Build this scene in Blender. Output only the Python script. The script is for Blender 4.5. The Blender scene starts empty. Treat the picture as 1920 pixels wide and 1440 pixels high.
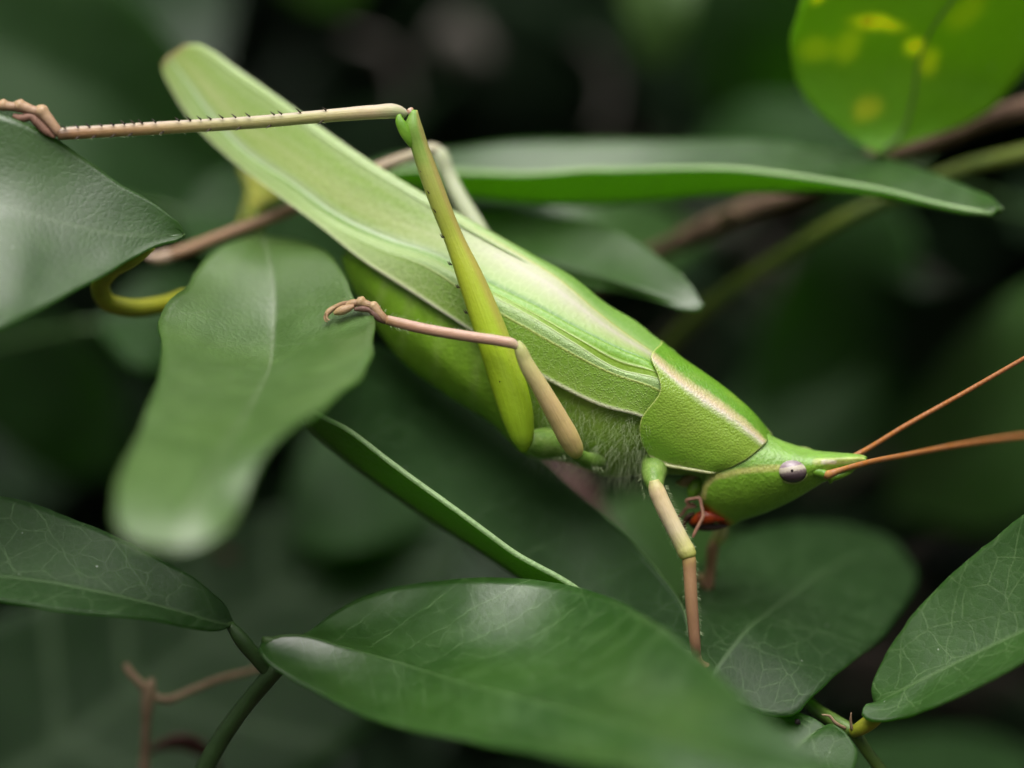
import bpy, math, random
import numpy as np
from mathutils import Vector, Matrix, noise as mnoise

random.seed(7)
rng = np.random.default_rng(7)
scene = bpy.context.scene
COL = scene.collection

# ------------------------------------------------------------------ camera
K = 78.0 / 1920.0        # mm per photo pixel in the plane of sharp focus
D0 = 330.0               # lens to that plane, mm
PITCH = math.radians(-14.0)
HEIGHT = 0.62            # the insect sits 62 cm above the ground
RX = np.array(Matrix.Rotation(PITCH, 3, 'X'))
ORG = np.array([0.0, 0.0, HEIGHT])


def W(p):
    """view frame in mm (x right, y away, z up) -> world metres"""
    return (np.asarray(p, float) * 0.001) @ RX.T + ORG


def P(px, py, d):
    """a photo pixel at d mm behind the focus plane -> view frame mm"""
    f = K * (D0 + d) / D0
    return np.array([(px - 960.0) * f, d, -(py - 720.0) * f])


cam = bpy.data.cameras.new('camera')
cam.sensor_width = 17.3
cam.lens = 17.3 * D0 / 78.0
cam.clip_start = 0.01
cam.clip_end = 400.0
cam.dof.use_dof = True
cam.dof.focus_distance = D0 * 0.001
cam.dof.aperture_fstop = 3.5
cam.dof.aperture_blades = 0
cam_o = bpy.data.objects.new('camera', cam)
COL.objects.link(cam_o)
cam_o.location = W((0, -D0, 0))
cam_o.rotation_euler = (math.radians(90) + PITCH, 0, 0)
scene.camera = cam_o

# ------------------------------------------------------------------ light
SUN_EL, SUN_AZ = math.radians(75), math.radians(190)    # bright overcast, behind and above the camera
world = bpy.data.worlds.new('World')
scene.world = world
world.use_nodes = True
wn = world.node_tree
wn.nodes.clear()
sky = wn.nodes.new('ShaderNodeTexSky')
sky.sky_type = 'NISHITA'
sky.sun_disc = False
sky.sun_elevation = SUN_EL
sky.sun_rotation = SUN_AZ
sky.air_density = 1.0
sky.dust_density = 6.0
sky.ozone_density = 1.0
hs = wn.nodes.new('ShaderNodeHueSaturation')
hs.inputs['Saturation'].default_value = 0.14
bg = wn.nodes.new('ShaderNodeBackground')
bg.inputs['Strength'].default_value = 0.10
wo = wn.nodes.new('ShaderNodeOutputWorld')
wn.links.new(sky.outputs[0], hs.inputs['Color'])
wn.links.new(hs.outputs[0], bg.inputs[0])
wn.links.new(bg.outputs[0], wo.inputs[0])

sun = bpy.data.lights.new('sun', 'SUN')
sun.energy = 1.5
sun.angle = math.radians(60)
sun.color = (1.0, 0.955, 0.87)
sun_o = bpy.data.objects.new('sun', sun)
COL.objects.link(sun_o)
sd = Vector((math.sin(SUN_AZ) * math.cos(SUN_EL), math.cos(SUN_AZ) * math.cos(SUN_EL), math.sin(SUN_EL)))
sun_o.rotation_euler = sd.to_track_quat('Z', 'Y').to_euler()
sun_o.location = (0, 0, 3)

vs = scene.view_settings
vs.view_transform = 'Standard'
vs.look = 'None'
vs.exposure = 0.9
vs.gamma = 1.0
vs.use_curve_mapping = False
scene.cycles.use_denoising = True
scene.cycles.max_bounces = 6
scene.cycles.diffuse_bounces = 3
scene.cycles.glossy_bounces = 2
scene.cycles.transmission_bounces = 4
scene.cycles.sample_clamp_indirect = 4.0


# ------------------------------------------------------------------ node helper
class NT:
    def __init__(s, name):
        s.m = bpy.data.materials.new(name)
        s.m.use_nodes = True
        s.t = s.m.node_tree
        s.t.nodes.clear()

    def n(s, kind, props=None, **ins):
        nd = s.t.nodes.new('ShaderNode' + kind)
        for k, v in (props or {}).items():
            setattr(nd, k, v)
        for k, v in ins.items():
            key = int(k[1:]) if k[0] == 'i' and k[1:].isdigit() else k.replace('_', ' ')
            s.put(nd, key, v)
        return nd

    def put(s, nd, key, v):
        sock = nd.inputs[key]
        if isinstance(v, bpy.types.NodeSocket):
            s.t.links.new(v, sock)
        elif isinstance(v, bpy.types.Node):
            s.t.links.new(v.outputs[0], sock)
        else:
            if isinstance(v, tuple) and len(v) == 3 and sock.type == 'RGBA':
                v = (*v, 1.0)
            sock.default_value = v

    def math(s, op, a, b=0.0, c=0.0, clamp=False):
        return s.n('Math', {'operation': op, 'use_clamp': clamp}, i0=a, i1=b, i2=c).outputs[0]

    def mix(s, f, a, b, mode='MIX'):
        nd = s.n('Mix', {'data_type': 'RGBA', 'blend_type': mode})
        for key, v in ((0, f), (6, a), (7, b)):
            s.put(nd, key, v)
        return nd.outputs[2]

    def rng(s, v, a, b, c=0.0, d=1.0, smooth=True):
        return s.n('MapRange', {'interpolation_type': 'SMOOTHSTEP' if smooth else 'LINEAR', 'clamp': True} if smooth else {'clamp': True},
                   i0=v, i1=a, i2=b, i3=c, i4=d).outputs[0]

    def noise(s, vec, scale, detail=3.0, rough=0.55, dist=0.0):
        return s.n('TexNoise', None, Vector=vec, Scale=scale, Detail=detail, Roughness=rough, Distortion=dist)

    def vor(s, vec, scale, feature='DISTANCE_TO_EDGE', rand=1.0, dim='3D'):
        return s.n('TexVoronoi', {'feature': feature, 'voronoi_dimensions': dim}, Vector=vec, Scale=scale, Randomness=rand)

    def ramp(s, fac, stops, interp='LINEAR'):
        nd = s.n('ValToRGB')
        e = nd.color_ramp
        e.interpolation = interp
        while len(e.elements) < len(stops):
            e.elements.new(0.5)
        for el, (p, c) in zip(e.elements, stops):
            el.position = p
            el.color = (*c, 1.0)
        s.put(nd, 0, fac)
        return nd.outputs[0]

    def out(s, shader):
        o = s.n('OutputMaterial')
        s.t.links.new(shader.outputs[0] if isinstance(shader, bpy.types.Node) else shader, o.inputs[0])
        return s.m


MM = 1000.0


def objmm(t):
    """object coordinates in millimetres"""
    tc = t.n('TexCoord').outputs['Object']
    return t.n('VectorMath', {'operation': 'SCALE'}, i0=tc, Scale=MM).outputs[0]


def leaf_material(name, base, dark, vein, trans=(0.08, 0.19, 0.01), tw=0.22, rough=0.36, spec=0.85, veins=0.5,
                  ret=0.5, relief=1.0, spots=None, rim=None, coat=0.0, spacing=5.0, cell=0.55, midw=1.0, latw=1.0):
    t = NT(name)
    uv = t.n('UVMap', {'uv_map': 'UVMap'}).outputs[0]
    ob = objmm(t)
    n1 = t.noise(ob, 0.08, 4).outputs[0]
    n2 = t.noise(ob, 0.5, 4).outputs[0]
    wob = t.noise(uv, 0.35, 3)
    uvd = t.n('VectorMath', {'operation': 'MULTIPLY_ADD'}, i0=wob.outputs[1], i1=(1.1, 1.1, 0), i2=uv).outputs[0]
    sp = t.n('SeparateXYZ', None, i0=uv)
    spd = t.n('SeparateXYZ', None, i0=uvd)
    av = t.math('ABSOLUTE', sp.outputs[1])
    mid = t.rng(av, 0.08 * midw, 0.30 * midw, 1.0, 0.0)
    q = t.math('SUBTRACT', spd.outputs[0], t.math('MULTIPLY', t.math('ABSOLUTE', spd.outputs[1]), 0.75))
    q = t.math('MULTIPLY', q, 1.0 / spacing)
    fr = t.math('ABSOLUTE', t.math('SUBTRACT', t.math('FRACT', q), 0.5))
    lat = t.rng(fr, 0.006 * latw, 0.024 * latw, 1.0, 0.0)
    v1 = t.vor(uvd, cell, dim='2D').outputs[0]
    r1 = t.rng(v1, 0.004, 0.032, 1.0, 0.0)
    v2 = t.vor(uvd, cell * 2.9, dim='2D').outputs[0]
    r2 = t.rng(v2, 0.01, 0.09, 1.0, 0.0)
    vv = t.math('MAXIMUM', t.math('MULTIPLY', lat, veins), t.math('MULTIPLY', r1, ret))
    vv = t.math('MAXIMUM', vv, t.math('MULTIPLY', r2, ret * 0.35))
    vv = t.math('MULTIPLY', vv, t.rng(n2, 0.3, 0.6, 0.45, 1.0))
    allv = t.math('MAXIMUM', vv, t.math('MULTIPLY', mid, 0.55))
    c = t.mix(t.rng(n1, 0.32, 0.68), dark, base)
    c = t.mix(t.math('MULTIPLY', t.rng(n2, 0.4, 0.75), 0.25), c, tuple(min(1, x * 1.5) for x in base))
    c = t.mix(allv, c, vein)
    tr = t.mix(allv, trans, tuple(x * 0.6 for x in trans))
    if spots:
        for k, (sx, sy, ax, ay, amt, sc) in enumerate(spots):
            du = t.math('MULTIPLY', t.math('SUBTRACT', spd.outputs[0], sx), 1.0 / ax)
            dv = t.math('MULTIPLY', t.math('SUBTRACT', spd.outputs[1], sy), 1.0 / ay)
            r = t.math('SQRT', t.math('ADD', t.math('MULTIPLY', du, du), t.math('MULTIPLY', dv, dv)))
            f = t.rng(r, 0.25, 1.0, amt, 0.0)
            c = t.mix(f, c, sc)
            tr = t.mix(f, tr, sc)
    fleck = t.rng(t.vor(ob, 0.55, 'F1').outputs[0], 0.035, 0.065, 0.55, 0.0)
    fleck = t.math('MULTIPLY', fleck, t.rng(n2, 0.5, 0.56))
    c = t.mix(fleck, c, (0.35, 0.4, 0.3))
    fine = t.noise(ob, 6.5, 3).outputs[0]
    hgt = t.math('SUBTRACT', t.math('MULTIPLY', fine, 0.9), t.math('MULTIPLY', allv, 0.55))
    hgt = t.math('ADD', hgt, t.math('MULTIPLY', t.rng(v2, 0.0, 0.35), 0.35))
    hgt = t.math('ADD', hgt, t.math('MULTIPLY', n2, 0.8))
    bump = t.n('Bump', None, Strength=0.55 * relief, Distance=0.00013, Height=hgt)
    rgh = t.math('ADD', t.math('MULTIPLY', t.math('SUBTRACT', n2, 0.5), 0.28), rough)
    pr = t.n('BsdfPrincipled', None, Base_Color=c, Roughness=rgh, Specular_IOR_Level=spec, Normal=bump)
    if coat:
        pr.inputs['Coat Weight'].default_value = coat
        pr.inputs['Coat Roughness'].default_value = 0.3
    tl = t.n('BsdfTranslucent', None, Color=tr, Normal=bump)
    return t.out(t.n('AddShader', None, i0=pr, i1=tl))


def skin_material(name, color_fn, rough=0.4, sss=0.2, bump_fn=None, strength=0.5, dist=0.00012, spec=0.5):
    t = NT(name)
    ob = objmm(t)
    rp = t.n('UVMap', {'uv_map': 'UVMap'}).outputs[0]
    sp = t.n('SeparateXYZ', None, i0=rp)
    c = color_fn(t, sp.outputs[0], sp.outputs[1], ob)
    kw = {}
    if bump_fn:
        kw['Normal'] = t.n('Bump', None, Strength=strength, Distance=dist, Height=bump_fn(t, sp.outputs[0], sp.outputs[1], ob))
    pr = t.n('BsdfPrincipled', None, Base_Color=c, Roughness=rough, Specular_IOR_Level=spec, **kw)
    pr.inputs['Subsurface Weight'].default_value = sss
    pr.inputs['Subsurface Radius'].default_value = (0.9, 1.0, 0.35)
    pr.inputs['Subsurface Scale'].default_value = 0.0007
    return t.out(pr)


def plain(name, a, b, scale=0.6, rough=0.5, sss=0.0, strength=0.4, bscale=4.0, spec=0.4):
    def cf(t, u, v, ob):
        return t.mix(t.rng(t.noise(ob, scale, 4).outputs[0], 0.35, 0.65), a, b)
    return skin_material(name, cf, rough, sss, lambda t, u, v, ob: t.noise(ob, bscale, 4).outputs[0], strength, 0.0001, spec)


# ------------------------------------------------------------------ geometry helpers
def spl(ks, pts, ts):
    """non-uniform Catmull-Rom through pts (n,...) at knots ks, sampled at ts"""
    ks = np.asarray(ks, float)
    pts = np.asarray(pts, float)
    n = len(ks)
    m = np.empty_like(pts)
    dk = np.diff(ks)
    sl = (pts[1:] - pts[:-1]) / dk.reshape((-1,) + (1,) * (pts.ndim - 1))
    m[0], m[-1] = sl[0], sl[-1]
    for i in range(1, n - 1):
        w = dk[i - 1] / (dk[i - 1] + dk[i])
        m[i] = sl[i - 1] * (1 - w) + sl[i] * w
    ts = np.asarray(ts, float)
    idx = np.clip(np.searchsorted(ks, ts, side='right') - 1, 0, n - 2)
    h = dk[idx]
    x = (ts - ks[idx]) / h
    sh = (-1,) + (1,) * (pts.ndim - 1)
    x, h = x.reshape(sh), h.reshape(sh)
    x2, x3 = x * x, x * x * x
    return ((2 * x3 - 3 * x2 + 1) * pts[idx] + (x3 - 2 * x2 + x) * h * m[idx]
            + (-2 * x3 + 3 * x2) * pts[idx + 1] + (x3 - x2) * h * m[idx + 1])


def knots(pts):
    pts = np.asarray(pts, float)
    d = np.linalg.norm(np.diff(pts, axis=0), axis=-1)
    if d.ndim > 1:
        d = d.mean(axis=tuple(range(1, d.ndim)))
    return np.concatenate([[0], np.cumsum(np.maximum(d, 1e-4))])


def resample(pts, n):
    """by arc length"""
    ks = knots(pts)
    fine = spl(ks, pts, np.linspace(0, ks[-1], n * 6))
    kf = knots(fine)
    t = np.linspace(0, kf[-1], n)
    return np.stack([np.interp(t, kf, fine[:, j]) for j in range(fine.shape[1])], 1)


def empty(name, origin, label=None, cat=None, group=None, kind=None):
    o = bpy.data.objects.new(name, None)
    o.empty_display_size = 0.005
    COL.objects.link(o)
    o.location = W(origin)
    tag(o, label, cat, group, kind)
    return o


def tag(o, label=None, cat=None, group=None, kind=None):
    if label:
        o['label'] = label
    if cat:
        o['category'] = cat
    if group:
        o['group'] = group
    if kind:
        o['kind'] = kind


def top_of(o):
    while o.parent is not None:
        o = o.parent
    return o


def mesh(name, verts, faces, mats, parent=None, uv=None, mi=None, smooth=True, origin=None):
    """verts in view frame mm; linked as one mesh object"""
    w = W(verts)
    if parent is not None:
        o0 = np.array(top_of(parent).location)
    else:
        o0 = W(origin) if origin is not None else w.mean(0)
    me = bpy.data.meshes.new(name)
    me.from_pydata((w - o0).tolist(), [], [tuple(f) for f in faces])
    if not isinstance(mats, (list, tuple)):
        mats = [mats]
    for m in mats:
        me.materials.append(m)
    if uv is not None:
        uvl = me.uv_layers.new(name='UVMap')
        li = np.empty(len(me.loops), np.int32)
        me.loops.foreach_get('vertex_index', li)
        uvl.data.foreach_set('uv', np.asarray(uv, np.float32)[li].ravel())
    if mi is not None:
        me.polygons.foreach_set('material_index', np.asarray(mi, np.int32))
    if smooth:
        me.polygons.foreach_set('use_smooth', np.ones(len(me.polygons), bool))
    me.update()
    o = bpy.data.objects.new(name, me)
    COL.objects.link(o)
    if parent is not None:
        o.parent = parent
    else:
        o.location = o0
    return o


def grid_normals(G):
    du = np.gradient(G, axis=0)
    dv = np.gradient(G, axis=1)
    n = np.cross(du, dv)
    return n / np.maximum(np.linalg.norm(n, axis=-1, keepdims=True), 1e-9)


def sheet(name, G, th, mats, parent, uv, hint=(0, -0.6, 1), origin=None, rimmat=None):
    """a thin closed sheet from a grid (nu,nv,3): top material mats[0] on the side facing hint, mats[1] below"""
    nu, nv = G.shape[:2]
    N = grid_normals(G)
    if (N.reshape(-1, 3).mean(0) @ np.array(hint, float)) < 0:
        N = -N
        flip = True
    else:
        flip = False
    taper = np.ones((nu, nv, 1))
    A = (G + N * th * 0.5 * taper).reshape(-1, 3)
    B = (G - N * th * 0.5 * taper).reshape(-1, 3)
    n = nu * nv
    F, MI = [], []
    for i in range(nu - 1):
        for j in range(nv - 1):
            a, b, c, d = i * nv + j, (i + 1) * nv + j, (i + 1) * nv + j + 1, i * nv + j + 1
            q = (a, b, c, d)
            F.append(q[::-1] if flip else q)
            MI.append(0)
            q2 = tuple(n + x for x in q)
            F.append(q2 if flip else q2[::-1])
            MI.append(1)
    ring = [i * nv for i in range(nu)] + [(nu - 1) * nv + j for j in range(1, nv)] + \
           [i * nv + nv - 1 for i in range(nu - 2, -1, -1)] + [j for j in range(nv - 2, 0, -1)]
    for a, b in zip(ring, ring[1:] + ring[:1]):
        q = (b, a, n + a, n + b)
        F.append(q[::-1] if flip else q)
        MI.append(len(mats) - 1)
    V = np.concatenate([A, B])
    U = np.concatenate([uv.reshape(-1, 2)] * 2)
    return mesh(name, V, F, mats, parent, U, MI, origin=origin)


def tube_mesh(pts, rad, seg=12, flat=1.0, side=None, caps=True):
    """swept tube through pts (n,3) with radii rad (n,) ; flat scales it along the view depth"""
    pts = np.asarray(pts, float)
    n = len(pts)
    T = np.gradient(pts, axis=0)
    T /= np.maximum(np.linalg.norm(T, axis=1, keepdims=True), 1e-9)
    ref = np.array([0, 1.0, 0]) if side is None else np.array(side, float)
    V, U = [], []
    L = knots(pts)
    for i in range(n):
        r = ref
        if abs(T[i] @ r) > 0.93:
            r = np.array([0.3, 0.1, 0.95])
        b = r - T[i] * (r @ T[i])
        b /= np.linalg.norm(b)
        a = np.cross(T[i], b)
        for k in range(seg):
            an = 2 * math.pi * k / seg
            V.append(pts[i] + a * math.cos(an) * rad[i] + b * math.sin(an) * rad[i] * flat)
            U.append((L[i] / max(L[-1], 1e-6), k / seg))
    F = []
    for i in range(n - 1):
        for k in range(seg):
            k2 = (k + 1) % seg
            F.append((i * seg + k, i * seg + k2, (i + 1) * seg + k2, (i + 1) * seg + k))
    if caps:
        F.append(tuple(range(seg))[::-1])
        F.append(tuple((n - 1) * seg + k for k in range(seg)))
    return np.array(V), F, np.array(U)


def tube(name, ctrl, mat, parent=None, n=40, seg=12, flat=1.0, origin=None, wob=0.0):
    """ctrl: (px, py, d, half width px) list"""
    c = np.array(ctrl, float)
    pts = np.array([P(*r[:3]) for r in c])
    rad = c[:, 3] * K
    ks = knots(pts)
    ts = np.linspace(0, ks[-1], n)
    pp = spl(ks, pts, ts)
    rr = np.maximum(spl(ks, rad[:, None], ts)[:, 0], 0.01)
    if wob:
        rr = rr * (1 + wob * np.array([mnoise.noise(Vector(p * 0.9)) for p in pp]))
    V, F, U = tube_mesh(pp, rr, seg, flat)
    return mesh(name, V, F, mat, parent, U, origin=origin)


def join(parts):
    V, F, U, o = [], [], [], 0
    for v, f, u in parts:
        V.append(v)
        U.append(u)
        F += [tuple(i + o for i in q) for q in f]
        o += len(v)
    return np.concatenate(V), F, np.concatenate(U)


# ------------------------------------------------------------------ leaf materials
LM = {}
LM['mid'] = leaf_material('leaf_green', (0.030, 0.066, 0.015), (0.019, 0.047, 0.010), (0.055, 0.10, 0.035), veins=0.4, ret=0.22, relief=0.25, spec=0.55, rough=0.38)
LM['long'] = leaf_material('leaf_long_green', (0.030, 0.062, 0.017), (0.020, 0.046, 0.012), (0.05, 0.09, 0.035), veins=0.25, ret=0.1, relief=0.4, trans=(0.14, 0.30, 0.01), spec=0.9, rough=0.36, coat=0.6)
LM['fresh'] = leaf_material('leaf_fresh_green', (0.062, 0.120, 0.024), (0.042, 0.090, 0.016), (0.12, 0.17, 0.08), veins=0.3, ret=0.18, rough=0.40, relief=0.55, spec=0.8, coat=0.4)
LM['big'] = leaf_material('leaf_glossy_green', (0.026, 0.070, 0.010), (0.013, 0.045, 0.006), (0.088, 0.162, 0.054), veins=0.7, ret=0.35, midw=0.5, latw=1.25, rough=0.34, spacing=2.6, cell=0.35, relief=0.18, spec=0.8, coat=0.6)
LM['veiny'] = leaf_material('leaf_veined_green', (0.026, 0.066, 0.013), (0.017, 0.048, 0.009), (0.078, 0.140, 0.046), veins=0.55, ret=0.65, rough=0.46, relief=0.3, cell=0.36, spacing=4.2, spec=0.3)
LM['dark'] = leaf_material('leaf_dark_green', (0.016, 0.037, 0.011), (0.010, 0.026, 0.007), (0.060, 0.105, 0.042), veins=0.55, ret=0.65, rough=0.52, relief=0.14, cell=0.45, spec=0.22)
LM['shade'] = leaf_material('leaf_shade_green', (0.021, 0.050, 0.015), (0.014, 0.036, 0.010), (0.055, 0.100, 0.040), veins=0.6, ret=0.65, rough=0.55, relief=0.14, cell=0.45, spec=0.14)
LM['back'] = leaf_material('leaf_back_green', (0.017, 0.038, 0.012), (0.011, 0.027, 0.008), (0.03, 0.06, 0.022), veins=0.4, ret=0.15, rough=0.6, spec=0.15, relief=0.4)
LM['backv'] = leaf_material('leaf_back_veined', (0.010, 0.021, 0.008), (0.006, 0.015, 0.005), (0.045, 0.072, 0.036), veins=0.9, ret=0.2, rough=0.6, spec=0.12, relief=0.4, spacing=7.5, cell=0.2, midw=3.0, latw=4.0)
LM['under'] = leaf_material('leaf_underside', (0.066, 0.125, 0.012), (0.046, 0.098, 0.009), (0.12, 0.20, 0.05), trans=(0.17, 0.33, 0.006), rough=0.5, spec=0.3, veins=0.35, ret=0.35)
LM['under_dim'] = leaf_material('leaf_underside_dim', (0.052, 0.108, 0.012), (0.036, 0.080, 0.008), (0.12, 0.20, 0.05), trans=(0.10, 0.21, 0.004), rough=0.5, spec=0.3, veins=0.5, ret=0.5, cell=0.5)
LM['rim'] = leaf_material('leaf_margin', (0.26, 0.37, 0.17), (0.19, 0.30, 0.12), (0.25, 0.35, 0.16), rough=0.45, veins=0, ret=0, spec=0.5)
LM['rib'] = leaf_material('leaf_rib', (0.07, 0.13, 0.035), (0.055, 0.10, 0.028), (0.1, 0.15, 0.05), rough=0.45, veins=0, ret=0, spec=0.5)
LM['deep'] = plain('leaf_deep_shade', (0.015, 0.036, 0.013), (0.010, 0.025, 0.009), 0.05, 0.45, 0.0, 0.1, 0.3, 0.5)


# ------------------------------------------------------------------ leaf builder
def rail(pts, n):
    return resample(np.array([P(*p) for p in pts]), n)


def leaf_grid(rails, nu, nv, bulge=0.0, wave=0.25, seed=0, crease=True):
    """rails: margin, midrib, margin (3 curves base to tip as pixels and depth)"""
    A, M, B = (rail(r, nu) for r in rails)
    for k_, E in enumerate((A, B)):
        out_ = E - M
        ln_ = np.maximum(np.linalg.norm(out_, axis=1, keepdims=True), 1e-6)
        rag = np.array([mnoise.noise(Vector((i_ * 0.55, seed * 3.1 + k_ * 7, 2.2))) * 0.10 + mnoise.noise(Vector((i_ * 0.17, seed * 1.7 + k_ * 9, 4.2))) * 0.16 for i_ in range(nu)])
        E += out_ / ln_ * (rag * np.minimum(1, ln_[:, 0] / 3))[:, None]
    h = nv // 2
    cols = []
    s = np.linspace(0, 1, h + 1)

    def half(X, Y):
        # X margin -> Y midrib with a convex bow
        N = np.cross(np.gradient(Y, axis=0), Y - X)
        N /= np.maximum(np.linalg.norm(N, axis=1, keepdims=True), 1e-6)
        wdt = np.linalg.norm(Y - X, axis=1, keepdims=True)
        return [X * (1 - q) + Y * q + N * wdt * bulge * 4 * q * (1 - q) for q in s]
    ha = half(A, M)
    hb = half(B, M)
    for q in range(h + 1):
        cols.append(ha[q])
    bb = hb[::-1][1:]
    if bulge:
        # keep both halves bowing to the same side
        na = ha[h // 2] - (A * 0.5 + M * 0.5)
        bb = []
        N = np.cross(np.gradient(M, axis=0), B - M)
        N /= np.maximum(np.linalg.norm(N, axis=1, keepdims=True), 1e-6)
        wdt = np.linalg.norm(B - M, axis=1, keepdims=True)
        sgn = 1.0 if (na * N).sum() >= 0 else -1.0
        for q in s[1:]:
            bb.append(M * (1 - q) + B * q + sgn * N * wdt * bulge * 4 * q * (1 - q))
    cols += bb
    G = np.stack(cols, 1)
    U = np.broadcast_to(knots(M)[:, None], (nu, G.shape[1])).copy()
    seg = np.linalg.norm(np.diff(G, axis=1), axis=2)
    cum = np.concatenate([np.zeros((nu, 1)), np.cumsum(seg, 1)], 1)
    Vv = cum - cum[:, h:h + 1]
    uv = np.stack([U + seed * 13.7, Vv], 2)
    if wave:
        N = grid_normals(G)
        off = np.zeros(G.shape[:2])
        for i in range(nu):
            for j in range(G.shape[1]):
                p = G[i, j]
                edge = abs(j - h) / h
                off[i, j] = mnoise.noise(Vector((p[0] * 0.13 + seed, p[1] * 0.13, p[2] * 0.13 + 5.1))) * wave * (0.25 + edge)
        G = G + N * off[..., None]
    return G, uv, M


def blade(parent, rails, top='mid', under='under', th=0.24, nu=56, nv=24, bulge=0.0, wave=0.25, seed=0,
          hint=(0, -0.6, 1), name='blade', rib=0.30, rim=None):
    G, uv, M = leaf_grid(rails, nu, nv, bulge, wave, seed)
    mats = [LM[top], LM[under], LM[rim or top]]
    b = sheet(name, G, th, mats, parent, uv, hint)
    if rib:
        h = nv // 2
        line = G[:, h]
        N = grid_normals(G)
        if (N.reshape(-1, 3).mean(0) @ np.array(hint, float)) < 0:
            N = -N
        pts = line - N[:, h] * (th * 0.5 + rib * 0.25)
        rad = np.linspace(rib, rib * 0.35, nu)
        V, F, U = tube_mesh(pts, rad, 8)
        mesh('midrib', V, F, LM['rib'], b if name != 'blade' else parent, U)
    return b


def leaf(label, rails, origin, cat='leaf', group=None, name='leaf', stalk=None, stalk_mat=None, **kw):
    o = empty(name, P(*origin), label, cat, group)
    blade(o, rails, **kw)
    if stalk:
        tube('petiole', stalk, stalk_mat or stem_green, o, 18, 10)
    return o


stem_green = plain('stem_green', (0.10, 0.17, 0.03), (0.07, 0.13, 0.025), 0.4, 0.45, 0.1)
stem_dark = plain('stem_dark_green', (0.035, 0.075, 0.02), (0.05, 0.10, 0.03), 0.4, 0.45, 0.1)
stem_yellow = plain('stem_yellow_green', (0.30, 0.30, 0.02), (0.22, 0.24, 0.02), 0.3, 0.45, 0.15)
stem_olive = plain('stem_olive', (0.15, 0.20, 0.03), (0.11, 0.16, 0.03), 0.3, 0.45, 0.1)
bark = plain('bark_brown', (0.24, 0.15, 0.105), (0.14, 0.085, 0.06), 0.35, 0.7, 0.0, 0.8, 2.0, 0.25)
bark_pale = plain('bark_pale', (0.36, 0.25, 0.16), (0.25, 0.16, 0.10), 0.6, 0.7, 0.0, 0.8, 2.5, 0.25)
dead_red = plain('dead_leaf_red', (0.12, 0.035, 0.03), (0.07, 0.03, 0.025), 0.3, 0.6, 0.0, 0.6, 2.0, 0.3)
dead_grey = plain('dead_leaf_grey', (0.26, 0.235, 0.21), (0.19, 0.165, 0.15), 0.2, 0.6, 0.0, 0.6, 2.0, 0.3)

# ================================================================== SETTING
soil_t = NT('soil')
ob = objmm(soil_t)
cc = soil_t.mix(soil_t.rng(soil_t.noise(ob, 0.02, 6).outputs[0], 0.35, 0.65), (0.035, 0.024, 0.016), (0.075, 0.052, 0.036))
cc = soil_t.mix(soil_t.rng(soil_t.vor(ob, 0.05, 'F1').outputs[0], 0.1, 0.4, 0.5, 0.0), cc, (0.11, 0.08, 0.05))
soil = soil_t.out(soil_t.n('BsdfPrincipled', None, Base_Color=cc, Roughness=0.9,
                           Normal=soil_t.n('Bump', None, Strength=0.8, Distance=0.01, Height=soil_t.noise(ob, 0.06, 6).outputs[0])))
gv, gf = [], []
R_ = [0, 0.3, 0.8, 2, 6, 20, 80, 300]
for r in R_:
    for k in range(32):
        a = 2 * math.pi * k / 32
        z = 0.03 * mnoise.noise(Vector((r * math.cos(a) * 2, r * math.sin(a) * 2, 1.3))) if r < 10 else 0
        gv.append((r * math.cos(a), r * math.sin(a) + 0.2, z))
for i in range(len(R_) - 1):
    for k in range(32):
        gf.append((i * 32 + k, (i + 1) * 32 + k, (i + 1) * 32 + (k + 1) % 32, i * 32 + (k + 1) % 32))
gm = bpy.data.meshes.new('ground')
gm.from_pydata(gv, [], gf)
gm.materials.append(soil)
go = bpy.data.objects.new('ground', gm)
COL.objects.link(go)
tag(go, 'dark bare soil under the shrub', 'ground', kind='structure')


# ------------------------------------------------------------------ free leaf: midrib + width + roll
def leaf_verts(base, tip, width, roll, sag=0.12, fold=0.25, nu=14, nv=4, shape=1.0):
    """base, tip in view mm; returns grid. roll turns the blade about its midrib"""
    base, tip = np.array(base, float), np.array(tip, float)
    L = np.linalg.norm(tip - base)
    T = (tip - base) / L
    up = RX.T @ np.array([0, 0, 1.0])
    S = np.cross(T, up)
    if np.linalg.norm(S) < 0.1:
        S = np.array([1.0, 0, 0])
    S /= np.linalg.norm(S)
    N = np.cross(S, T)
    S, N = S * math.cos(roll) + N * math.sin(roll), N * math.cos(roll) - S * math.sin(roll)
    G = np.zeros((nu, nv + 1, 3))
    for i in range(nu):
        u = i / (nu - 1)
        w = width * 0.5 * (math.sin(math.pi * min(1, u ** (0.75 * shape) * 0.985 + 0.012)) ** 0.75)
        c = base + T * L * u + N * (4 * u * (1 - u)) * sag * L
        for j in range(nv + 1):
            q = (j / nv - 0.5) * 2
            G[i, j] = c + S * q * w + N * abs(q) * w * fold
    return G


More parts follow.
